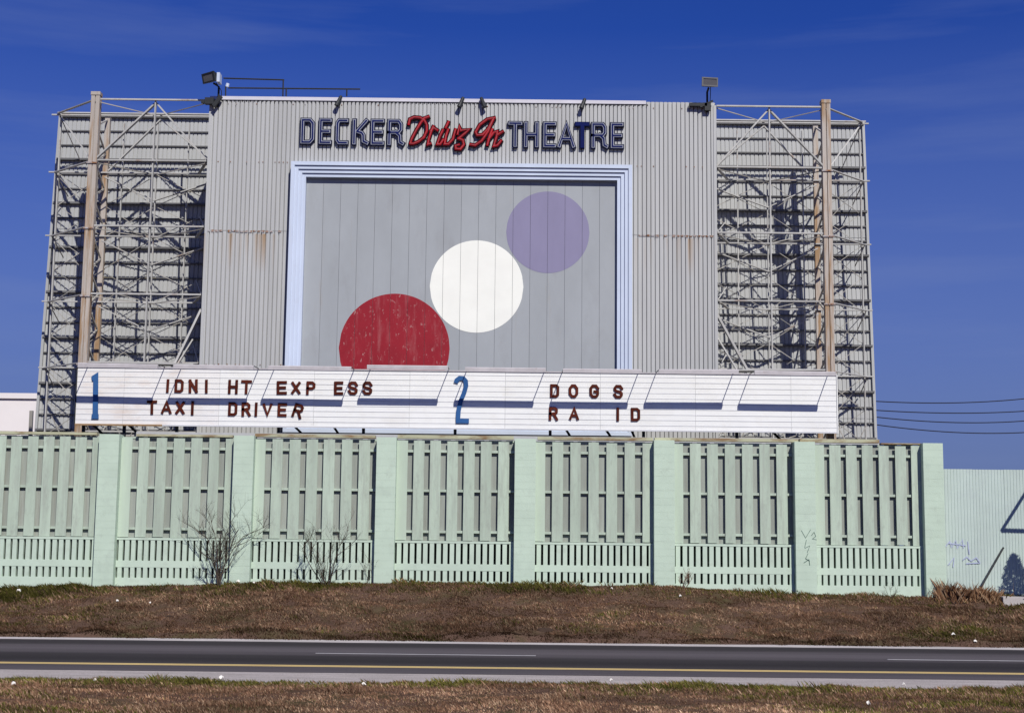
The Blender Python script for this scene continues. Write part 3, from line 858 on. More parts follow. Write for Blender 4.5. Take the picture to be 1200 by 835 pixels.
# rust streaks under the lap joint, small separate scabs
for (pa, pb) in ((242, 334), (743, 838)):
    n = int((pb - pa) / 4.9)
    for k in range(n):
        if random.random() < 0.25: continue
        x = X(pa + (k + 0.5) * 4.9, 270, FY)
        hgt = random.uniform(0.03, 0.07)
        MB().box(x - 0.05, x + 0.05, FY - 0.021, FY - 0.0125, FZJ - 0.05 - hgt, FZJ - 0.05 + random.uniform(0, 0.02)).build('rust_scab', M['rust_stain'], fac)
# screws along the sheets
scr = MB()
for (zrow, lo, hi, pr) in ((Z(300, 190, FY), FX0, mx0, .6), (Z(300, 190, FY), mx1, FX1, .55), (FZT - 0.22, FX0, FX1, 0.25), (Z(300, 427, FY), FX0, mx0, .3)):
    x = lo + 0.06
    while x < hi - 0.05:
        if random.random() < pr: scr.box(x - 0.018, x + 0.018, FY - 0.026, FY - 0.012, zrow - 0.018, zrow + 0.018)
        x += 0.137
tag(scr.build('screws', M['rust_stain'], fac), kind='stuff')
# box behind the cladding: sides, roof, flashing
box_part('side_wall', M['cladding'], fac, FX0 + 0.01, FX0 + 0.08, FY + 0.06, 51.2, 1.0, FZT - 0.02)
box_part('side_wall', M['cladding'], fac, FX1 - 0.08, FX1 - 0.01, FY + 0.06, 51.2, 1.0, FZT - 0.02)
box_part('roof', M['cladding'], fac, FX0 + 0.02, FX1 - 0.02, FY + 0.06, 51.2, FZT - 0.06, FZT - 0.025)
xq = X(757, 120, FY)
MB().box(FX0 - 0.02, xq, FY - 0.045, FY + 0.12, FZT - 0.09, FZT + 0.03).build('flashing', M['flashing'], fac)
cs = MB()
x = FX0
while x < xq:
    cs.box(x + 0.095, x + 0.145, FY - 0.018, FY - 0.004, FZT - 0.145, FZT - 0.0905)
    x += 0.137
tag(cs.build('closure_strip', M['dark_metal'], fac), kind='stuff')
for sx_ in (FX0 + 0.02, FX1 - 0.02):
    box_part('corner_trim', M['cladding'], fac, sx_ - 0.05, sx_ + 0.05, FY - 0.035, FY + 0.1, 1.0, FZT - 0.1)
# stepped picture frame
FR0 = FY - 0.36
for k in range(4):
    o_, i_ = 0.1225 * k, 0.1225 * (k + 1) + 0.001
    yf = FR0 + 0.05 * k
    ax0, ax1, az0, az1 = mx0 + o_, mx1 - o_, mz0 + o_, mz1 - o_
    bx0, bx1, bz0, bz1 = mx0 + i_, mx1 - i_, mz0 + i_, mz1 - i_
    for poly in ([(ax0, az1), (ax1, az1), (bx1, bz1), (bx0, bz1)], [(ax0, az0), (ax1, az0), (bx1, bz0), (bx0, bz0)],
                 [(ax0, az0), (bx0, bz0), (bx0, bz1), (ax0, az1)], [(ax1, az0), (bx1, bz0), (bx1, bz1), (ax1, az1)]):
        MB().prism(poly, yf, FY + 0.03).build('frame_moulding', M['frame'], fac)
# mural sheets and painted discs, cut at the sheet joints
PX0, PX1, PZ0, PZ1 = mx0 + 0.49, mx1 - 0.49, mz0 + 0.49, mz1 - 0.49
PY = FY - 0.03
NP = 18
pw = (PX1 - PX0) / NP
for k in range(NP):
    MB().box(PX0 + k * pw + 0.004, PX0 + (k + 1) * pw - 0.004, PY, PY + 0.03, PZ0, PZ1).build('mural_panel', M['mural'], fac)
box_part('mural_backing', M['behind'], fac, PX0 - 0.02, PX1 + 0.02, PY + 0.035, PY + 0.06, PZ0, PZ1)
def disc(px, py, rpx, name, material, label, dy):
    c = P(px, py, PY)
    r = rpx * PY / F / 0.992
    mb = MB()
    for k in range(NP):
        a, b = PX0 + k * pw + 0.0045, PX0 + (k + 1) * pw - 0.0045
        a, b = max(a, c.x - r + 1e-4), min(b, c.x + r - 1e-4)
        if b - a < 0.01: continue
        ts = np.linspace(a, b, 9)
        topp = [(t, c.z + math.sqrt(max(0, r * r - (t - c.x) ** 2))) for t in ts]
        bot = [(t, c.z - math.sqrt(max(0, r * r - (t - c.x) ** 2))) for t in ts[::-1]]
        mb.prism(bot[::-1] + topp[::-1], PY - 0.004 - dy, PY + 0.002)
    o = mb.build(name, material, fac)
    o['label'] = label
disc(462, 408, 65, 'painted_disc', M['disc_red'], 'scratched red disc, lowest of the three', 0)
disc(642, 272, 49.3, 'painted_disc', M['disc_purple'], 'dusty purple disc, highest of the three', 0)
disc(558.5, 335.5, 55.2, 'painted_disc', M['disc_white'], 'white disc in the middle of the three', 0.002)

# ------------------------------------------------------------------ sign lettering on the facade
GL = {
    'D': [([(0, 0), (.72, 0), (1, .15), (1, .85), (.72, 1), (0, 1)], True)],
    'E': [([(1, 1), (0, 1), (0, 0), (1, 0)], False), ([(0, .5), (.88, .5)], False)],
    'C': [([(1, 1), (.18, 1), (0, .88), (0, .12), (.18, 0), (1, 0)], False)],
    'K': [([(0, 0), (0, 1)], False), ([(.92, 1), (.22, .52), (.58, .46), (.70, .36), (.72, .08), (1, 0)], False)],
    'R': [([(0, 0), (0, 1), (.70, 1), (.86, .86), (.86, .62), (.70, .5), (0, .5)], False), ([(.5, .5), (.78, .36), (.82, .06), (1, 0)], False)],
    'T': [([(0, 1), (1, 1)], False), ([(.5, 1), (.5, 0)], False)],
    'H': [([(0, 0), (0, 1)], False), ([(1, 0), (1, 1)], False), ([(0, .5), (1, .5)], False)],
    'A': [([(0, 0), (.5, 1), (1, 0)], False), ([(.22, .33), (.78, .33)], False)],
    'I': [([(.5, 0), (.5, 1)], False)],
    'N': [([(0, 0), (0, 1)], False), ([(0, .98), (1, .02)], False), ([(1, 0), (1, 1)], False)],
    'X': [([(0, 0), (1, 1)], False), ([(0, 1), (1, 0)], False)],
    'P': [([(0, 0), (0, 1), (.72, 1), (1, .86), (1, .60), (.72, .46), (0, .46)], False)],
    'S': [([(1, .80), (.78, 1), (.22, 1), (0, .82), (0, .66), (.2, .54), (.8, .46), (1, .34), (1, .17), (.78, 0), (.22, 0), (0, .2)], False)],
    'V': [([(0, 1), (.5, 0), (1, 1)], False)],
    'O': [([(.3, 0), (.7, 0), (1, .25), (1, .75), (.7, 1), (.3, 1), (0, .75), (0, .25)], True)],
    'G': [([(1, .78), (.75, 1), (.27, 1), (0, .78), (0, .22), (.27, 0), (.75, 0), (1, .2), (1, .46), (.6, .46)], False)],
}
GR = dict(GL)
GR['R'] = [([(0, 0), (0, 1), (.70, 1), (.95, .87), (.95, .63), (.70, .48), (0, .48)], False), ([(.52, .48), (1, 0)], False)]
def glyph(mb, ch, x0, x1, z0, z1, wd, y0, y1, table=GL, seg=0.0, caps=None, ry=0.0):
    hw = wd / 2
    for k, (pts, cl) in enumerate(table[ch]):
        pp = [(x0 + hw + (x1 - x0 - 2 * hw) * u, z0 + hw + (z1 - z0 - 2 * hw) * v) for u, v in pts]
        mb.ribbon(pp, wd - seg, y0 - 0.0008 * k, y1, cl, (hw if caps is None else caps) - seg / 2)
    return mb
LW = 0.138
def block_word(name, letters, label, plain=()):
    w_ = empty(name, (P(*letters[0][1:3], FY)), label, 'sign')
    w_.location.y = FY
    for k, (ch, xl, yb, xr, yt) in enumerate(letters):
        a, b = X(xl, yb, FY - .2), X(xr, yb, FY - .2)
        z0, z1 = Z(xl, yb, FY - .2), Z(xl, yt, FY - .2)
        casing = glyph(MB(), ch, a - .012, b + .012, z0 - .012, z1 + .012, LW + .026, FY - 0.11, FY - 0.02).build('letter', M['navy_side'], w_)
        if k not in plain:
            glyph(MB(), ch, a, b, z0, z1, LW, FY - 0.120, FY - 0.108, seg=0.040).build('neon_edge', M['pale_edge'], casing)
            glyph(MB(), ch, a, b, z0, z1, LW, FY - 0.132, FY - 0.119, seg=0.088).build('letter_face', M['navy'], casing)
        else:
            glyph(MB(), ch, a, b, z0, z1, LW, FY - 0.125, FY - 0.108, seg=0.02).build('letter_face', M['navy'], casing)
    return w_
zx = lambda v, o, s: o + v / s
dk = [('D', 95, 240), ('E', 280, 412), ('C', 447, 580), ('K', 617, 788), ('E', 802, 942), ('R', 970, 1145)]
block_word('block_lettering', [(c, 340 + a / 8.571, 125 + (368 + (a - 95) * .016) / 8.571, 340 + b / 8.571, 125 + (106 + (a - 95) * .014) / 8.571) for c, a, b in dk],
           'navy outlined block letters reading DECKER on the ribbed front', plain=())
tr = [('T', 40, 178), ('H', 190, 332), ('E', 370, 496), ('A', 505, 676), ('T', 671, 808), ('R', 823, 988), ('E', 1004, 1130)]
block_word('block_lettering', [(c, 590 + a / 8, 130 + (334 + (a - 40) * .012) / 8, 590 + b / 8, 130 + (90 + (a - 40) * .012) / 8) for c, a, b in tr],
           'navy outlined block letters reading THEATRE on the ribbed front', plain=(4,))
sw_ = empty('script_lettering', P(535, 165, FY), 'red script lettering reading Drive In on the ribbed front', 'sign')
SCR = [
    ('letter', [[(82, 182), (92, 128), (140, 106), (205, 112), (250, 140), (277, 190), (278, 255), (245, 325), (185, 372), (130, 393), (98, 392)],
                [(98, 392), (112, 345), (160, 250), (212, 165), (250, 118), (296, 102)]]),
    ('letter', [[(348, 205), (325, 262), (300, 340), (288, 402), (318, 392)], [(318, 260), (350, 222), (392, 248)]]),
    ('letter', [[(452, 245), (420, 310), (390, 400), (420, 400), (455, 350)], [(512, 158), (482, 222)]]),
    ('letter', [[(508, 240), (482, 320), (470, 398), (510, 398), (560, 345), (588, 240)]]),
    ('letter', [[(610, 292), (630, 205), (645, 252), (735, 240), (690, 282), (625, 335)], [(618, 338), (668, 355), (678, 405), (640, 452), (592, 448), (588, 418), (625, 405)]]),
    ('letter', [[(1012, 114), (930, 130), (850, 190), (806, 268), (822, 302), (880, 298), (940, 235), (1000, 122)], [(1000, 122), (940, 262), (872, 362), (800, 412), (750, 402)]]),
    ('letter', [[(985, 240), (955, 320), (932, 408)], [(945, 345), (1000, 275), (1040, 262), (1032, 320), (1002, 420), (1040, 412), (1082, 362)], [(1040, 300), (1100, 262)]]),
]
for nm, strokes in SCR:
    def cv(s_):
        return [(X(470 + a / 9.23, 125 + b / 9.23, FY - .2), Z(470 + a / 9.23, 125 + b / 9.23, FY - .2)) for a, b in s_]
    m1, m2, m3 = MB(), MB(), MB()
    for k, s_ in enumerate(strokes):
        q = cv(s_)
        m1.ribbon(q, 0.140, FY - 0.12 - .0008 * k, FY - 0.02, caps=0.045)
        m2.ribbon(q, 0.068, FY - 0.135 - .0008 * k, FY - 0.119, caps=0.03)
        m3.ribbon(q, 0.018, FY - 0.148 - .0008 * k, FY - 0.134)
    L_ = m1.build(nm, M['script_dark'], sw_)
    m2.build('letter_face', M['script_red'], L_)
    m3.build('neon_tube', M['script_tube'], L_)

# ------------------------------------------------------------------ marquee board
mq = empty('marquee_board', (0, 45.6, 1.1), 'long white changeable letter board with light troughs above the green wall', 'marquee')
MY = 44.9
ax0, ax1 = X(89.5, 465, MY), X(980.5, 470, MY)
MZ1 = 0.5 * (Z(90, 430.5, MY) + Z(980, 438.5, MY))
MZ0 = 0.5 * (Z(90, 497.5, MY) + Z(980, 506.5, MY))
seams = [89.5, 145, 257, 368, 480, 592, 703.5, 815, 927, 980.5]
for k in range(len(seams) - 1):
    a, b = X(seams[k], 465, MY), X(seams[k + 1], 465, MY)
    MB().box(a + .003, b - .003, MY + 0.002 * (k % 2), MY + 0.04, MZ0 + 0.03, MZ1 - .02).build('face_panel', M['marquee_stained'] if k < 2 else M['marquee'], mq)
box_part('cabinet', M['dark_metal'], mq, ax0, ax1, MY + 0.05, MY + 0.14, MZ0, MZ1 - .03)
MB().box(ax0 - .03, ax0 - 0.001, MY - 0.03, MY + 0.16, MZ0 - .02, MZ1).build('end_trim', M['dark_metal'], mq)
MB().box(ax1 + .001, ax1 + 0.03, MY - 0.03, MY + 0.16, MZ0 - .02, MZ1).build('end_trim', M['marquee'], mq)
xr_ = X(190, 500, MY)
MB().box(ax0, xr_, MY - 0.03, MY + 0.045, MZ0 - 0.025, MZ0 + 0.028).build('bottom_trim', M['wood'], mq)
MB().box(xr_ + .002, ax1, MY - 0.02, MY + 0.045, MZ0 - 0.02, MZ0 + 0.028).build('bottom_trim', M['track'], mq)
hm = MZ1 - MZ0
for k in range(10):
    z = MZ1 - 0.13 - k * (hm - 0.24) / 9.3
    MB().box(ax0 + .002, ax1 - .002, MY - 0.006, MY + 0.001, z - 0.010, z + 0.010).build('letter_track', M['track'], mq)
MB().box(ax0, ax1, MY - 0.03, MY + 0.16, MZ1 - .018, MZ1 + .02).build('top_trim', M['trough'], mq)
TR = [(103, 193), (212.5, 303), (321.5, 415), (434.5, 526), (547, 638), (659, 748), (769, 859), (878.7, 970)]
for k, (p, q) in enumerate(TR):
    xa_, xb_ = X(p, 434, MY), X(q, 434, MY)
    out = 0.96
    dz = [0.015, -.01, -.005, .045, .01, .0, .01, .0][k]
    dz2 = [-.03, 0, -.01, .0, .0, .0, .02, -.01][k]
    zt_ = MZ1 - 0.035 + dz
    t = MB()
    yo, yi = MY - out - 0.05, MY - out + 0.045
    vs = []
    for (x, dd) in ((xa_ - .02, 0), (xb_ + .02, dz2)):
        vs += [(x, yo, zt_ - .10 + dd), (x, yi, zt_ - .075 + dd), (x, yi, zt_ + .03 + dd), (x, yo + .02, zt_ + .03 + dd), (x, yo, zt_ + .005 + dd)]
    t.add(vs, [(4, 3, 2, 1, 0), (5, 6, 7, 8, 9), (0, 5, 9, 4), (4, 9, 8, 3), (3, 8, 7, 2), (2, 7, 6, 1), (1, 6, 5, 0)])
    tro = t.build('light_trough', M['trough'], mq)
    for x, dd in ((xa_, 0), (xb_, dz2)):
        MB().bar((x, MY + .1, zt_ + .05), (x, MY - out, zt_ + .03 + dd), 0.021).build('arm', M['dark_metal'], tro)
for px in (95, 143, 205, 325, 425, 533, 645, 755, 865, 975):
    x = X(px, 505, MY)
    MB().bar((x, MY + .25, 1.0), (x, MY + .25, MZ0 + .3), 0.09 if px not in (975,) else 0.2).build('post', M['dark_metal'] if px != 975 else M['wood'], mq)
for (a, b) in ((108, 130), (150, 172), (345, 366), (391, 405), (663, 676), (710, 724), (740, 748), (905, 925)):
    MB().bar((X(a, 500, MY + 1), MY + 1.0, MZ0 + .1), (X(b, 514, MY + 1), MY + 1.0, MZ0 - .45), 0.07).build('strut', M['dark_metal'], mq)

rows = [('IDNI HT EXP ESS line', [('I', 194, 198.6, 444.3, 459.6), ('D', 204.5, 215, 444.3, 459.8), ('N', 221.3, 231.8, 444.5, 460), ('I', 239.8, 244.2, 444.8, 460.3),
            ('H', 267.3, 278.6, 445, 461), ('T', 282.3, 294.7, 445.3, 461.2), ('E', 324.4, 336.2, 446.3, 461.8), ('X', 341, 352.6, 446.5, 462), ('P', 358.8, 369.4, 446.7, 462.2),
            ('E', 391.6, 402.2, 446.8, 462.3), ('S', 407.8, 419, 446.8, 462.3), ('S', 424.8, 436.2, 446.8, 462.3)]),
        ('TAXI DRIVER line', [('T', 172.3, 184, 469, 485), ('A', 188.6, 201.4, 469.3, 485.3), ('X', 205.2, 216.8, 469.5, 485.5), ('I', 223.2, 227.7, 469.8, 485.8),
            ('D', 267.3, 278, 471, 487), ('R', 283.2, 293.8, 471.3, 487.3), ('I', 297.8, 302, 471.5, 487.5), ('V', 307.4, 319.4, 471.8, 487.6), ('E', 325.2, 335.8, 472, 487.8), ('R', 341, 352.8, 472.6, 489)]),
        ('DOGS line', [('D', 644.6, 655.2, 450, 465.6), ('O', 666.4, 677.6, 450.2, 465.8), ('G', 690.8, 702, 450.4, 466), ('S', 718.8, 729.8, 450.8, 466.4)]),
        ('RA ID line', [('R', 643, 653.8, 476.6, 492.2), ('A', 666.6, 678.6, 476.8, 492.4), ('I', 721.8, 726, 477.4, 493), ('D', 739.4, 750.2, 477.6, 493.2)])]
ORD = 'first second third fourth fifth sixth seventh eighth ninth tenth eleventh twelfth'.split()
for line, letters in rows:
    for k, (ch, xl, xr2, yt, yb) in enumerate(letters):
        a, b = X(xl, yb, MY), X(xr2, yb, MY)
        z0, z1 = Z((xl + xr2) / 2, yb, MY), Z((xl + xr2) / 2, yt, MY)
        c = Vector(((a + b) / 2, MY - 0.022, z0))
        mb = glyph(MB(), ch, a, b, z0, z1, 0.081, MY - 0.040, MY - 0.017, GR, caps=0.044 if ch not in 'AVX' else 0.02)
        o = mb.build('marquee_letter', M['letter_red'], None, origin=c)
        tilted = line.startswith('TAXI') and k == 9
        o.rotation_euler = (0, math.radians(17) if tilted else math.radians(random.uniform(-1.5, 1.5)), 0)
        lab = 'dark red letter %s, %s in the %s' % (ch, ORD[k], line)
        if tilted: lab = 'dark red letter R hanging crooked at the end of TAXI DRIVER'
        tag(o, lab, 'letter', 'changeable letters on the marquee')
poly = [(275, 160), (350, 112), (355, 112), (352, 590), (359, 612), (359, 657), (274, 657), (278, 610), (290, 590), (297, 210), (283, 212)]
o = MB().prism([(X(80 + a / 10, 425 + b / 10, MY), Z(80 + a / 10, 425 + b / 10, MY)) for a, b in poly], MY - 0.045, MY - 0.02).build('numeral_one', M['numeral'])
tag(o, 'tall blue numeral 1 at the start of the white marquee', 'numeral')
pts = [(342, 238), (352, 205), (385, 180), (430, 183), (458, 215), (462, 270), (440, 350), (398, 450), (374, 560), (368, 640), (368, 700)]
mb = MB().ribbon([(X(500 + a / 10, 425 + b / 10, MY), Z(500 + a / 10, 425 + b / 10, MY)) for a, b in pts], 0.138, MY - 0.045, MY - 0.02)
mb.ribbon([(X(534.3 + 0, 493 + 0, MY), Z(534.3, 493, MY)), (X(549.6, 493.2, MY), Z(549.6, 493.2, MY))], 0.14, MY - 0.046, MY - 0.02)
tag(mb.build('numeral_two', M['numeral']), 'tall blue numeral 2 in the middle of the white marquee', 'numeral')

# ------------------------------------------------------------------ lamps and rails on the facade top
def flood(px, py, wpx, hpx, yaw, pitch, roll_, base_px, label):
    c = P(px, py, 47.2)
    root = empty('floodlight', (X(base_px, 118, 47.55), 47.55, FZT), label, 'floodlight', 'floodlights on the facade corners')
    wd, hg, dp = wpx * 47.2 / F, hpx * 47.2 / F, 0.36
    R = Matrix.Rotation(yaw, 3, 'Z') @ Matrix.Rotation(pitch, 3, 'X') @ Matrix.Rotation(roll_, 3, 'Y')
    def tb(vs): return [c + R @ Vector(v) for v in vs]
    a, b = wd / 2, hg / 2
    mb = MB()
    mb.add(tb([(-a, -dp / 2, -b), (a, -dp / 2, -b), (a, -dp / 2, b), (-a, -dp / 2, b), (-a * .6, dp / 2, -b * .6), (a * .6, dp / 2, -b * .6), (a * .6, dp / 2, b * .6), (-a * .6, dp / 2, b * .6)]),
           [(0, 1, 2, 3), (7, 6, 5, 4), (0, 4, 5, 1), (1, 5, 6, 2), (2, 6, 7, 3), (3, 7, 4, 0)])
    mb.build('housing', M['dark_metal'], root)
    g_ = MB()
    a2, b2, yq = a - .05, b - .045, -dp / 2
    g_.add(tb([(-a2, yq - .012, -b2), (a2, yq - .012, -b2), (a2, yq - .012, b2), (-a2, yq - .012, b2), (-a2, yq + .004, -b2), (a2, yq + .004, -b2), (a2, yq + .004, b2), (-a2, yq + .004, b2)]),
           [(0, 1, 2, 3), (0, 4, 5, 1), (1, 5, 6, 2), (2, 6, 7, 3), (3, 7, 4, 0)])
    g_.build('lens', M['lamp_face'], root)
    rim = MB()
    for (u0, v0, u1, v1) in ((-a, -b, a, -b + .045), (-a, b - .045, a, b), (-a, -b + .0455, -a + .05, b - .0455), (a - .05, -b + .0455, a, b - .0455)):
        rim.add(tb([(u0, yq - .03, v0), (u1, yq - .03, v0), (u1, yq - .03, v1), (u0, yq - .03, v1), (u0, yq - .001, v0), (u1, yq - .001, v0), (u1, yq - .001, v1), (u0, yq - .001, v1)]),
                [(0, 1, 2, 3), (0, 4, 5, 1), (1, 5, 6, 2), (2, 6, 7, 3), (3, 7, 4, 0)])
    rim.build('rim', M['dark_metal'] if px < 500 else M['girt'], root)
    bx_ = X(base_px, 118, 47.5)
    MB().tube([(bx_, 47.55, FZT - .35), (bx_, 47.55, FZT + .35), (c.x + .03, 47.35, c.z - hg * .4)], 0.038).build('mast', M['dark_metal'], root)
    MB().tube([(bx_ + .1, 47.6, FZT - .05), (bx_ + .1, 47.5, FZT + .2), (c.x + .1, 47.35, c.z - hg * .3)], 0.014, 5).build('cable', M['dark_metal'], root)
    return root, bx_
r1, b1 = flood(248.5, 91.5, 18.5, 12, math.radians(-28), math.radians(12), math.radians(-5), 255.5, 'black floodlight tilted aside over the facade corner beside the pipe rails')
MB().box(b1 - .42, b1 - .12, 47.36, 47.53, FZT - .30, FZT - .08).box(b1 - .55, b1 - .36, 47.40, 47.5, FZT - .26, FZT - .14).build('junction_box', M['dark_metal'], r1)
MB().bar((b1 - .12, 47.4, FZT - .38), (b1 + .12, 47.4, FZT - .02), .12).build('bracket', M['dark_metal'], r1)
MB().box(b1 + .02, b1 + .12, 47.05, 47.4, Z(258, 94, 47.2) - .1, Z(258, 94, 47.2) + .22).build('ballast', M['frame'], r1)
r2, b2 = flood(830, 97.5, 20, 11, math.radians(8), math.radians(6), 0, 829, 'grey faced floodlight on a mast over the facade corner without rails')
MB().box(b2 - .62, b2 - .02, 47.42, 47.53, FZT - .17, FZT - .06).box(b2 - .1, b2 + .1, 47.42, 47.535, FZT - .32, FZT - .05).build('junction_box', M['dark_metal'], r2)
MB().bar((b2 - .25, 47.45, FZT - .2), (b2 + .18, 47.45, FZT + .02), .06).build('bracket', M['dark_metal'], r2)

rl = empty('pipe_rail', (X(300, 110, 48), 48.0, FZT), 'thin dark pipe rails along the facade roof beside the tilted floodlight', 'rail')
def pipe(name, *pts): MB().tube([P(a, b, 48.0) for a, b in pts], 0.026, 6).build(name, M['dark_metal'], rl)
pipe('rail', (262, 91.8), (333, 93.8))
pipe('rail', (267.5, 103.2), (422, 104.6))
pipe('upright', (332, 93.2), (331.5, 113))
pipe('upright', (264.5, 101), (264.3, 113))
pipe('upright', (335.5, 104), (335.3, 113))
pipe('upright', (406.5, 104.5), (406.3, 113))
MB().tube([P(267, 98, 48), P(266, 102, 48)], 0.06, 8).build('fitting', M['frame'], rl)
wordsp = ['black spotlight over the letters DECKER', 'black spotlight over the word Drive, twin nearer DECKER', 'black spotlight over the word In, twin nearer THEATRE', 'black spotlight over the letters THEATRE']
for k, (px, py, lean) in enumerate(((398, 112, -.35), (541.5, 113, -.32), (565, 113.5, .32), (684.5, 115, -.30))):
    c = P(px, py, 47.35)
    root = empty('spotlight', (c.x, FY, FZT), wordsp[k], 'spotlight', 'small spotlights above the sign lettering')
    top_, bot = Vector((c.x - lean * .12, 47.47, FZT + .05)), Vector((c.x + lean * .30, 47.42, FZT - .30))
    d_ = (bot - top_)
    MB().tube([top_, top_ + d_ * .12, top_ + d_ * .55, bot], [.045, .062, .066, .085], 10).build('lamp_body', M['dark_metal'], root)
    MB().tube([(c.x, FY + .1, FZT + .035), (c.x - lean * .1, 47.53, FZT + .075), top_ + d_ * .1], 0.02, 5).build('arm', M['dark_metal'], root)

# ------------------------------------------------------------------ wires and their pole
pole_x = X(1480, 480, 56)
up_ = empty('utility_pole', (pole_x, 56, 1.0), 'wooden utility pole carrying the four wires', 'pole')
MB().tube([(pole_x, 56, .8), (pole_x, 56, 9.6)], [.17, .11], 10).build('pole', M['wood'], up_)
for (y0, ym, y1, k) in ((470, 474, 467, 0), (480.5, 486, 481.5, 1), (488.5, 497, 493, 2), (497.5, 508.5, 506.5, 3)):
    a, m_, b = P(1027, y0, 51), P(1118, ym - 2.2, 52.6), P(1200, y1, 54)
    e_ = Vector((pole_x, 56, b.z + .75 - .02 * k))
    pts = []
    for t in np.linspace(0, 1, 15):   # quadratic through a, m_, b
        t_ = t
        la, lm, lb = (1 - t_) * (1 - 2 * t_), 4 * t_ * (1 - t_), t_ * (2 * t_ - 1)
        pts.append(a * la + m_ * lm + b * lb)
    pts.append(e_)
    o = MB().tube(pts, 0.019, 5).build('overhead_wire', M['wire'])
    tag(o, '%s of the four black wires running from the screen edge into the sky' % ['topmost', 'second from top', 'third from top', 'lowest'][k], 'wire', 'overhead wires beside the screen')

# ------------------------------------------------------------------ bare shrubs, weeds, dead grass
def shrub(name, px, Yp, height, spread, stems, seed, label, material, depth=3, rad=0.022):
    r = random.Random(seed)
    x = X(px, 680, Yp)
    z = float(ground_z(np.array([x]), np.array([Yp]))[0])
    mb = MB()
    def grow(p, d, ln, rd, dep):
        pts, q, dd = [p], p, d
        nseg = 4
        for i in range(nseg):
            dd = (dd + Vector((r.uniform(-.22, .22), r.uniform(-.18, .18), r.uniform(-.05, .16)))).normalized()
            q = q + dd * (ln / nseg)
            pts.append(q)
        mb.tube(pts, [rd * (1 - .72 * i / nseg) for i in range(nseg + 1)], 4 if dep > 1 else 3)
        if dep > 0:
            for j in range(r.randint(3, 6)):
                t = r.randint(1, nseg)
                b = pts[t]
                nd = (dd + Vector((r.uniform(-1.1, 1.1), r.uniform(-.7, .7), r.uniform(-.25, .55)))).normalized()
                grow(b, nd, ln * r.uniform(.34, .62), rd * .52, dep - 1)
    for s_ in range(stems):
        d = Vector((r.uniform(-1, 1) * spread, r.uniform(-.5, .3) * spread, 1)).normalized()
        grow(Vector((x + r.uniform(-.1, .1), Yp + r.uniform(-.1, .1), z - .05)), d, height * r.uniform(.5, .8), rad * r.uniform(.7, 1.2), depth)
    o = mb.build(name, material, None, origin=(x, Yp, z))
    return tag(o, label, 'shrub')
shrub('bare_shrub', 256, 41.55, 2.3, .38, 6, 5, 'tallest bare leafless shrub against the green wall', M['twig'], 3, .020)
shrub('bare_shrub', 383, 41.5, 1.75, .75, 8, 9, 'wide spreading bare shrub on the bank below letter boards', M['twig'], 3, .017)
shrub('bare_shrub', 800, 41.6, .62, .9, 7, 12, 'small reddish bare shrub at the foot of a green pier', M['twig_pale'], 2, .012)
shrub('bare_shrub', 434, 42.05, 1.1, .15, 3, 22, 'thin dark climbing stem in the corner of a green pier', M['twig'], 2, .010)
shrub('bare_shrub', 1042, 41.7, .6, .6, 5, 14, 'low dark weed before the last slotted panel', M['twig'], 2, .008)
shrub('bare_shrub', 1098, 41.75, .55, .6, 6, 16, 'low dark weed at the foot of the last green pier', M['twig'], 2, .008)

def clump(px, Yp, n, rx, h0, h1, cols, seed, label, name='dead_grass_clump', wd=.007):
    r = np.random.default_rng(seed)
    x = X(px, 690, Yp) + r.normal(0, rx * .5, n)
    y = Yp + r.normal(0, .20, n)
    z = ground_z(x, y) - .02
    h = h0 + (h1 - h0) * r.random(n) ** 2.0 * (0.35 + 0.9 * vnoise(x, y, 2.5, seed))
    la, ln = r.uniform(0, 2 * np.pi, n), r.uniform(.05, .85, n) * h
    v = np.empty((n, 4, 3))
    v[:, 0] = np.stack([x - wd, y, z], -1)
    v[:, 1] = np.stack([x + wd, y, z], -1)
    v[:, 2] = np.stack([x + np.cos(la) * ln * .4 + wd * .6, y + np.sin(la) * ln * .4, z + h * .6], -1)
    v[:, 3] = np.stack([x + np.cos(la) * ln, y + np.sin(la) * ln, z + h], -1)
    me = bpy.data.meshes.new(name)
    me.from_pydata(v.reshape(-1, 3).tolist(), [], [f for i in range(n) for f in ((4 * i, 4 * i + 1, 4 * i + 2), (4 * i, 4 * i + 2, 4 * i + 3))])
    c = np.array(cols)[r.integers(0, len(cols), n)] * r.uniform(.6, 1.3, n)[:, None]
    at = me.attributes.new('blade_colour', 'FLOAT_COLOR', 'POINT')
    cc = np.ones((n, 4, 4))
    cc[:, :, :3] = c[:, None, :]
    at.data.foreach_set('color', cc.reshape(-1))
    me.materials.append(M['blade'])
    return tag(new_obj(name, me), label, 'grass clump')
DEAD = [(.17, .085, .045), (.26, .145, .080), (.075, .036, .020), (.34, .22, .135)]
clump(1130, 41.7, 2000, .74, .10, .60, DEAD, 3, 'rusty brown clump of dead grass at the foot of the leaning pole')
clump(1157, 41.55, 1000, .42, .10, .45, DEAD, 4, 'paler clump of dead grass beside the concrete slab')

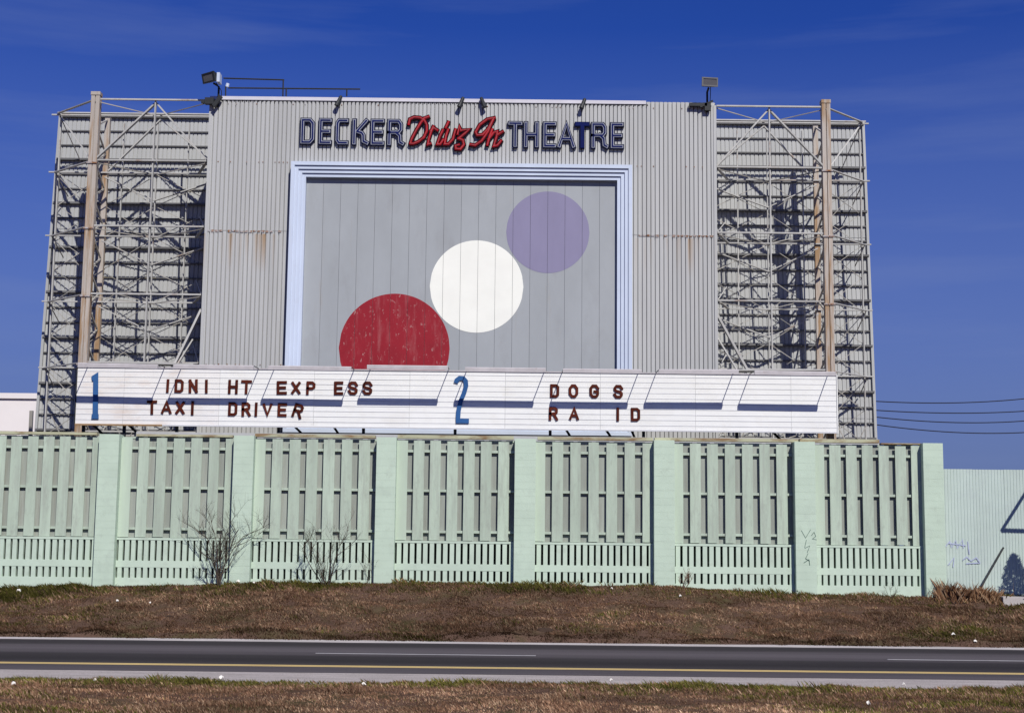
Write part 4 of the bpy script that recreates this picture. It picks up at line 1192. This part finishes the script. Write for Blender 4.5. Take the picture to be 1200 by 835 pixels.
# evergreen just beyond the right edge of the view: it shades the fence
bx_ = X(1190, 680, 42.6) + 0.58
bush = empty('evergreen_bush', (bx_, 41.1, .95), 'dark evergreen bush beside the corrugated fence', 'bush')
MB().tube([(bx_, 41.1, .8), (bx_ + .02, 41.1, 2.6)], [.05, .015], 6).build('trunk', M['twig'], bush)
lf = MB()
for k in range(3200):
    t = random.random()
    rr = (1 - t) ** .6 * .86 * math.sqrt(random.random())
    a = random.uniform(0, 6.283)
    p = Vector((bx_ + rr * math.cos(a), 41.1 + rr * math.sin(a) * .8, 1.0 + t * 2.75))
    q = Vector((random.uniform(-1, 1), random.uniform(-1, 1), random.uniform(-.3, 1))).normalized() * .11
    s_ = Vector((random.uniform(-1, 1), random.uniform(-1, 1), random.uniform(-1, 1))).normalized() * .03
    lf.add([p - s_, p + s_, p + q], [(0, 1, 2)])
lf.build('crown', M['leaf'], bush)

# invented frame outside the view, shaped to cast the fence's triangular shadow
tt = 2.3
sf = empty('shadow_frame', (X(1262, 620, 42.66) + TAZ * tt, 42.66 - tt, .9), 'unseen triangular steel frame on a tall post, added to shade the corrugated fence', 'sign')
tri = [P(a, b, 42.66) + Vector((TAZ * tt, -tt, TEL * tt)) for a, b in ((1174, 621), (1222, 545), (1262, 624))]
for k in range(3):
    MB().tube([tri[k], tri[(k + 1) % 3]], 0.048, 8).build('frame_bar', M['dark_metal'], sf)
MB().tube([(tri[2].x, tri[2].y, .7), (tri[2].x, tri[2].y, tri[2].z + .1)], 0.07, 8).build('post', M['dark_metal'], sf)

# ------------------------------------------------------------------ litter and clods
def at_ground(px, py):
    d = fw + rt * ((px - CX) / F) + up * ((CY - py) / F)
    Yt = 15.0
    while Yt < 42:
        p = Vector((0, 0, EYE)) + d * (Yt / d.y)
        if p.z <= float(ground_z(np.array([p.x]), np.array([Yt]))[0]): return p
        Yt += 0.04
    return p
def scrap(px, py, size, label, seed):
    r = random.Random(seed)
    p = at_ground(px, py)
    n = 9
    mb = MB()
    ring = []
    for i in range(n):
        a = 2 * math.pi * i / n
        q = 0.8 * size * r.uniform(.5, 1.2)
        ring.append((p.x + q * math.cos(a), p.y + q * .8 * math.sin(a), p.z + .03 + r.uniform(0, .9) * size))
    cpt = (p.x, p.y, p.z + .05 + size * .75)
    low_ = [(v[0], v[1], v[2] - .012) for v in ring]
    mb.add(ring + [cpt] + low_, [(i, (i + 1) % n, n) for i in range(n)] + [((i + 1) % n, i, n + 1 + i, n + 1 + (i + 1) % n) for i in range(n)])
    tag(mb.build('paper_scrap', M['paper'], None, origin=p), label, 'litter', 'white paper scraps on the grass')
for k, (px, py, s_, lab) in enumerate((
        (22, 695, .11, 'crumpled white paper by the wall, farthest scrap from the shrubs'), (137, 705.5, .05, 'tiny white scrap on the bank, first right of the big crumpled paper'),
        (176, 708, .05, 'tiny white scrap on the bank midway to the tallest shrub'), (279, 682.5, .06, 'white scrap on the grass right beside the tallest bare shrub'),
        (297, 684.5, .05, 'white scrap against the pier just past the tallest shrub'), (15, 804, .045, 'small white scrap on the near verge, leftmost of all'),
        (111, 799.5, .035, 'small white scrap on the near verge, second from the left'), (259, 796.8, .055, 'flat white paper on the near verge beside the gravel'),
        (426, 805, .055, 'white paper on the near verge below the lane dash'), (717, 691, .05, 'pale scrap on the bank below the second upper gap'),
        (797, 699.5, .05, 'pale scrap on the bank below the small reddish shrub'), (1117, 745, .065, 'white paper low on the bank, nearest the dead grass'),
        (1143, 753, .05, 'yellowish scrap at the road edge under the dead grass'), (1059, 804, .04, 'small white scrap at the top of the near verge'),
        (1018, 827, .045, 'white scrap at the bottom of the near verge'), (716, 799, .035, 'tiny scrap on the gravel edge of the near verge'))):
    scrap(px, py, s_, lab, 100 + k)
def clod(px, py, size, label, seed):
    r = random.Random(seed)
    p = at_ground(px, py)
    mb = MB()
    n, rows_ = 9, 4
    vs = []
    for j in range(rows_):
        t = j / (rows_ - 1)
        for i in range(n):
            a = 2 * math.pi * i / n
            q = size * math.cos(t * 1.35) * r.uniform(.8, 1.15)
            vs.append((p.x + q * 1.5 * math.cos(a), p.y + q * math.sin(a), p.z - .04 + size * .62 * math.sin(t * 1.5) * r.uniform(.85, 1.1)))
    fs = [(j * n + i, j * n + (i + 1) % n, (j + 1) * n + (i + 1) % n, (j + 1) * n + i) for j in range(rows_ - 1) for i in range(n)]
    fs.append(tuple((rows_ - 1) * n + i for i in range(n)))
    mb.add(vs, fs)
    tag(mb.build('earth_clod', M['clod'], None, origin=p, smooth=True), label, 'clod')
clod(638, 738, .16, 'dark clod of earth low on the bank near the road', 1)
clod(197, 722, .12, 'dark clod of earth on the bank below the left piers', 2)
clod(1077, 707, .10, 'small dark clod of earth below the last green pier', 3)
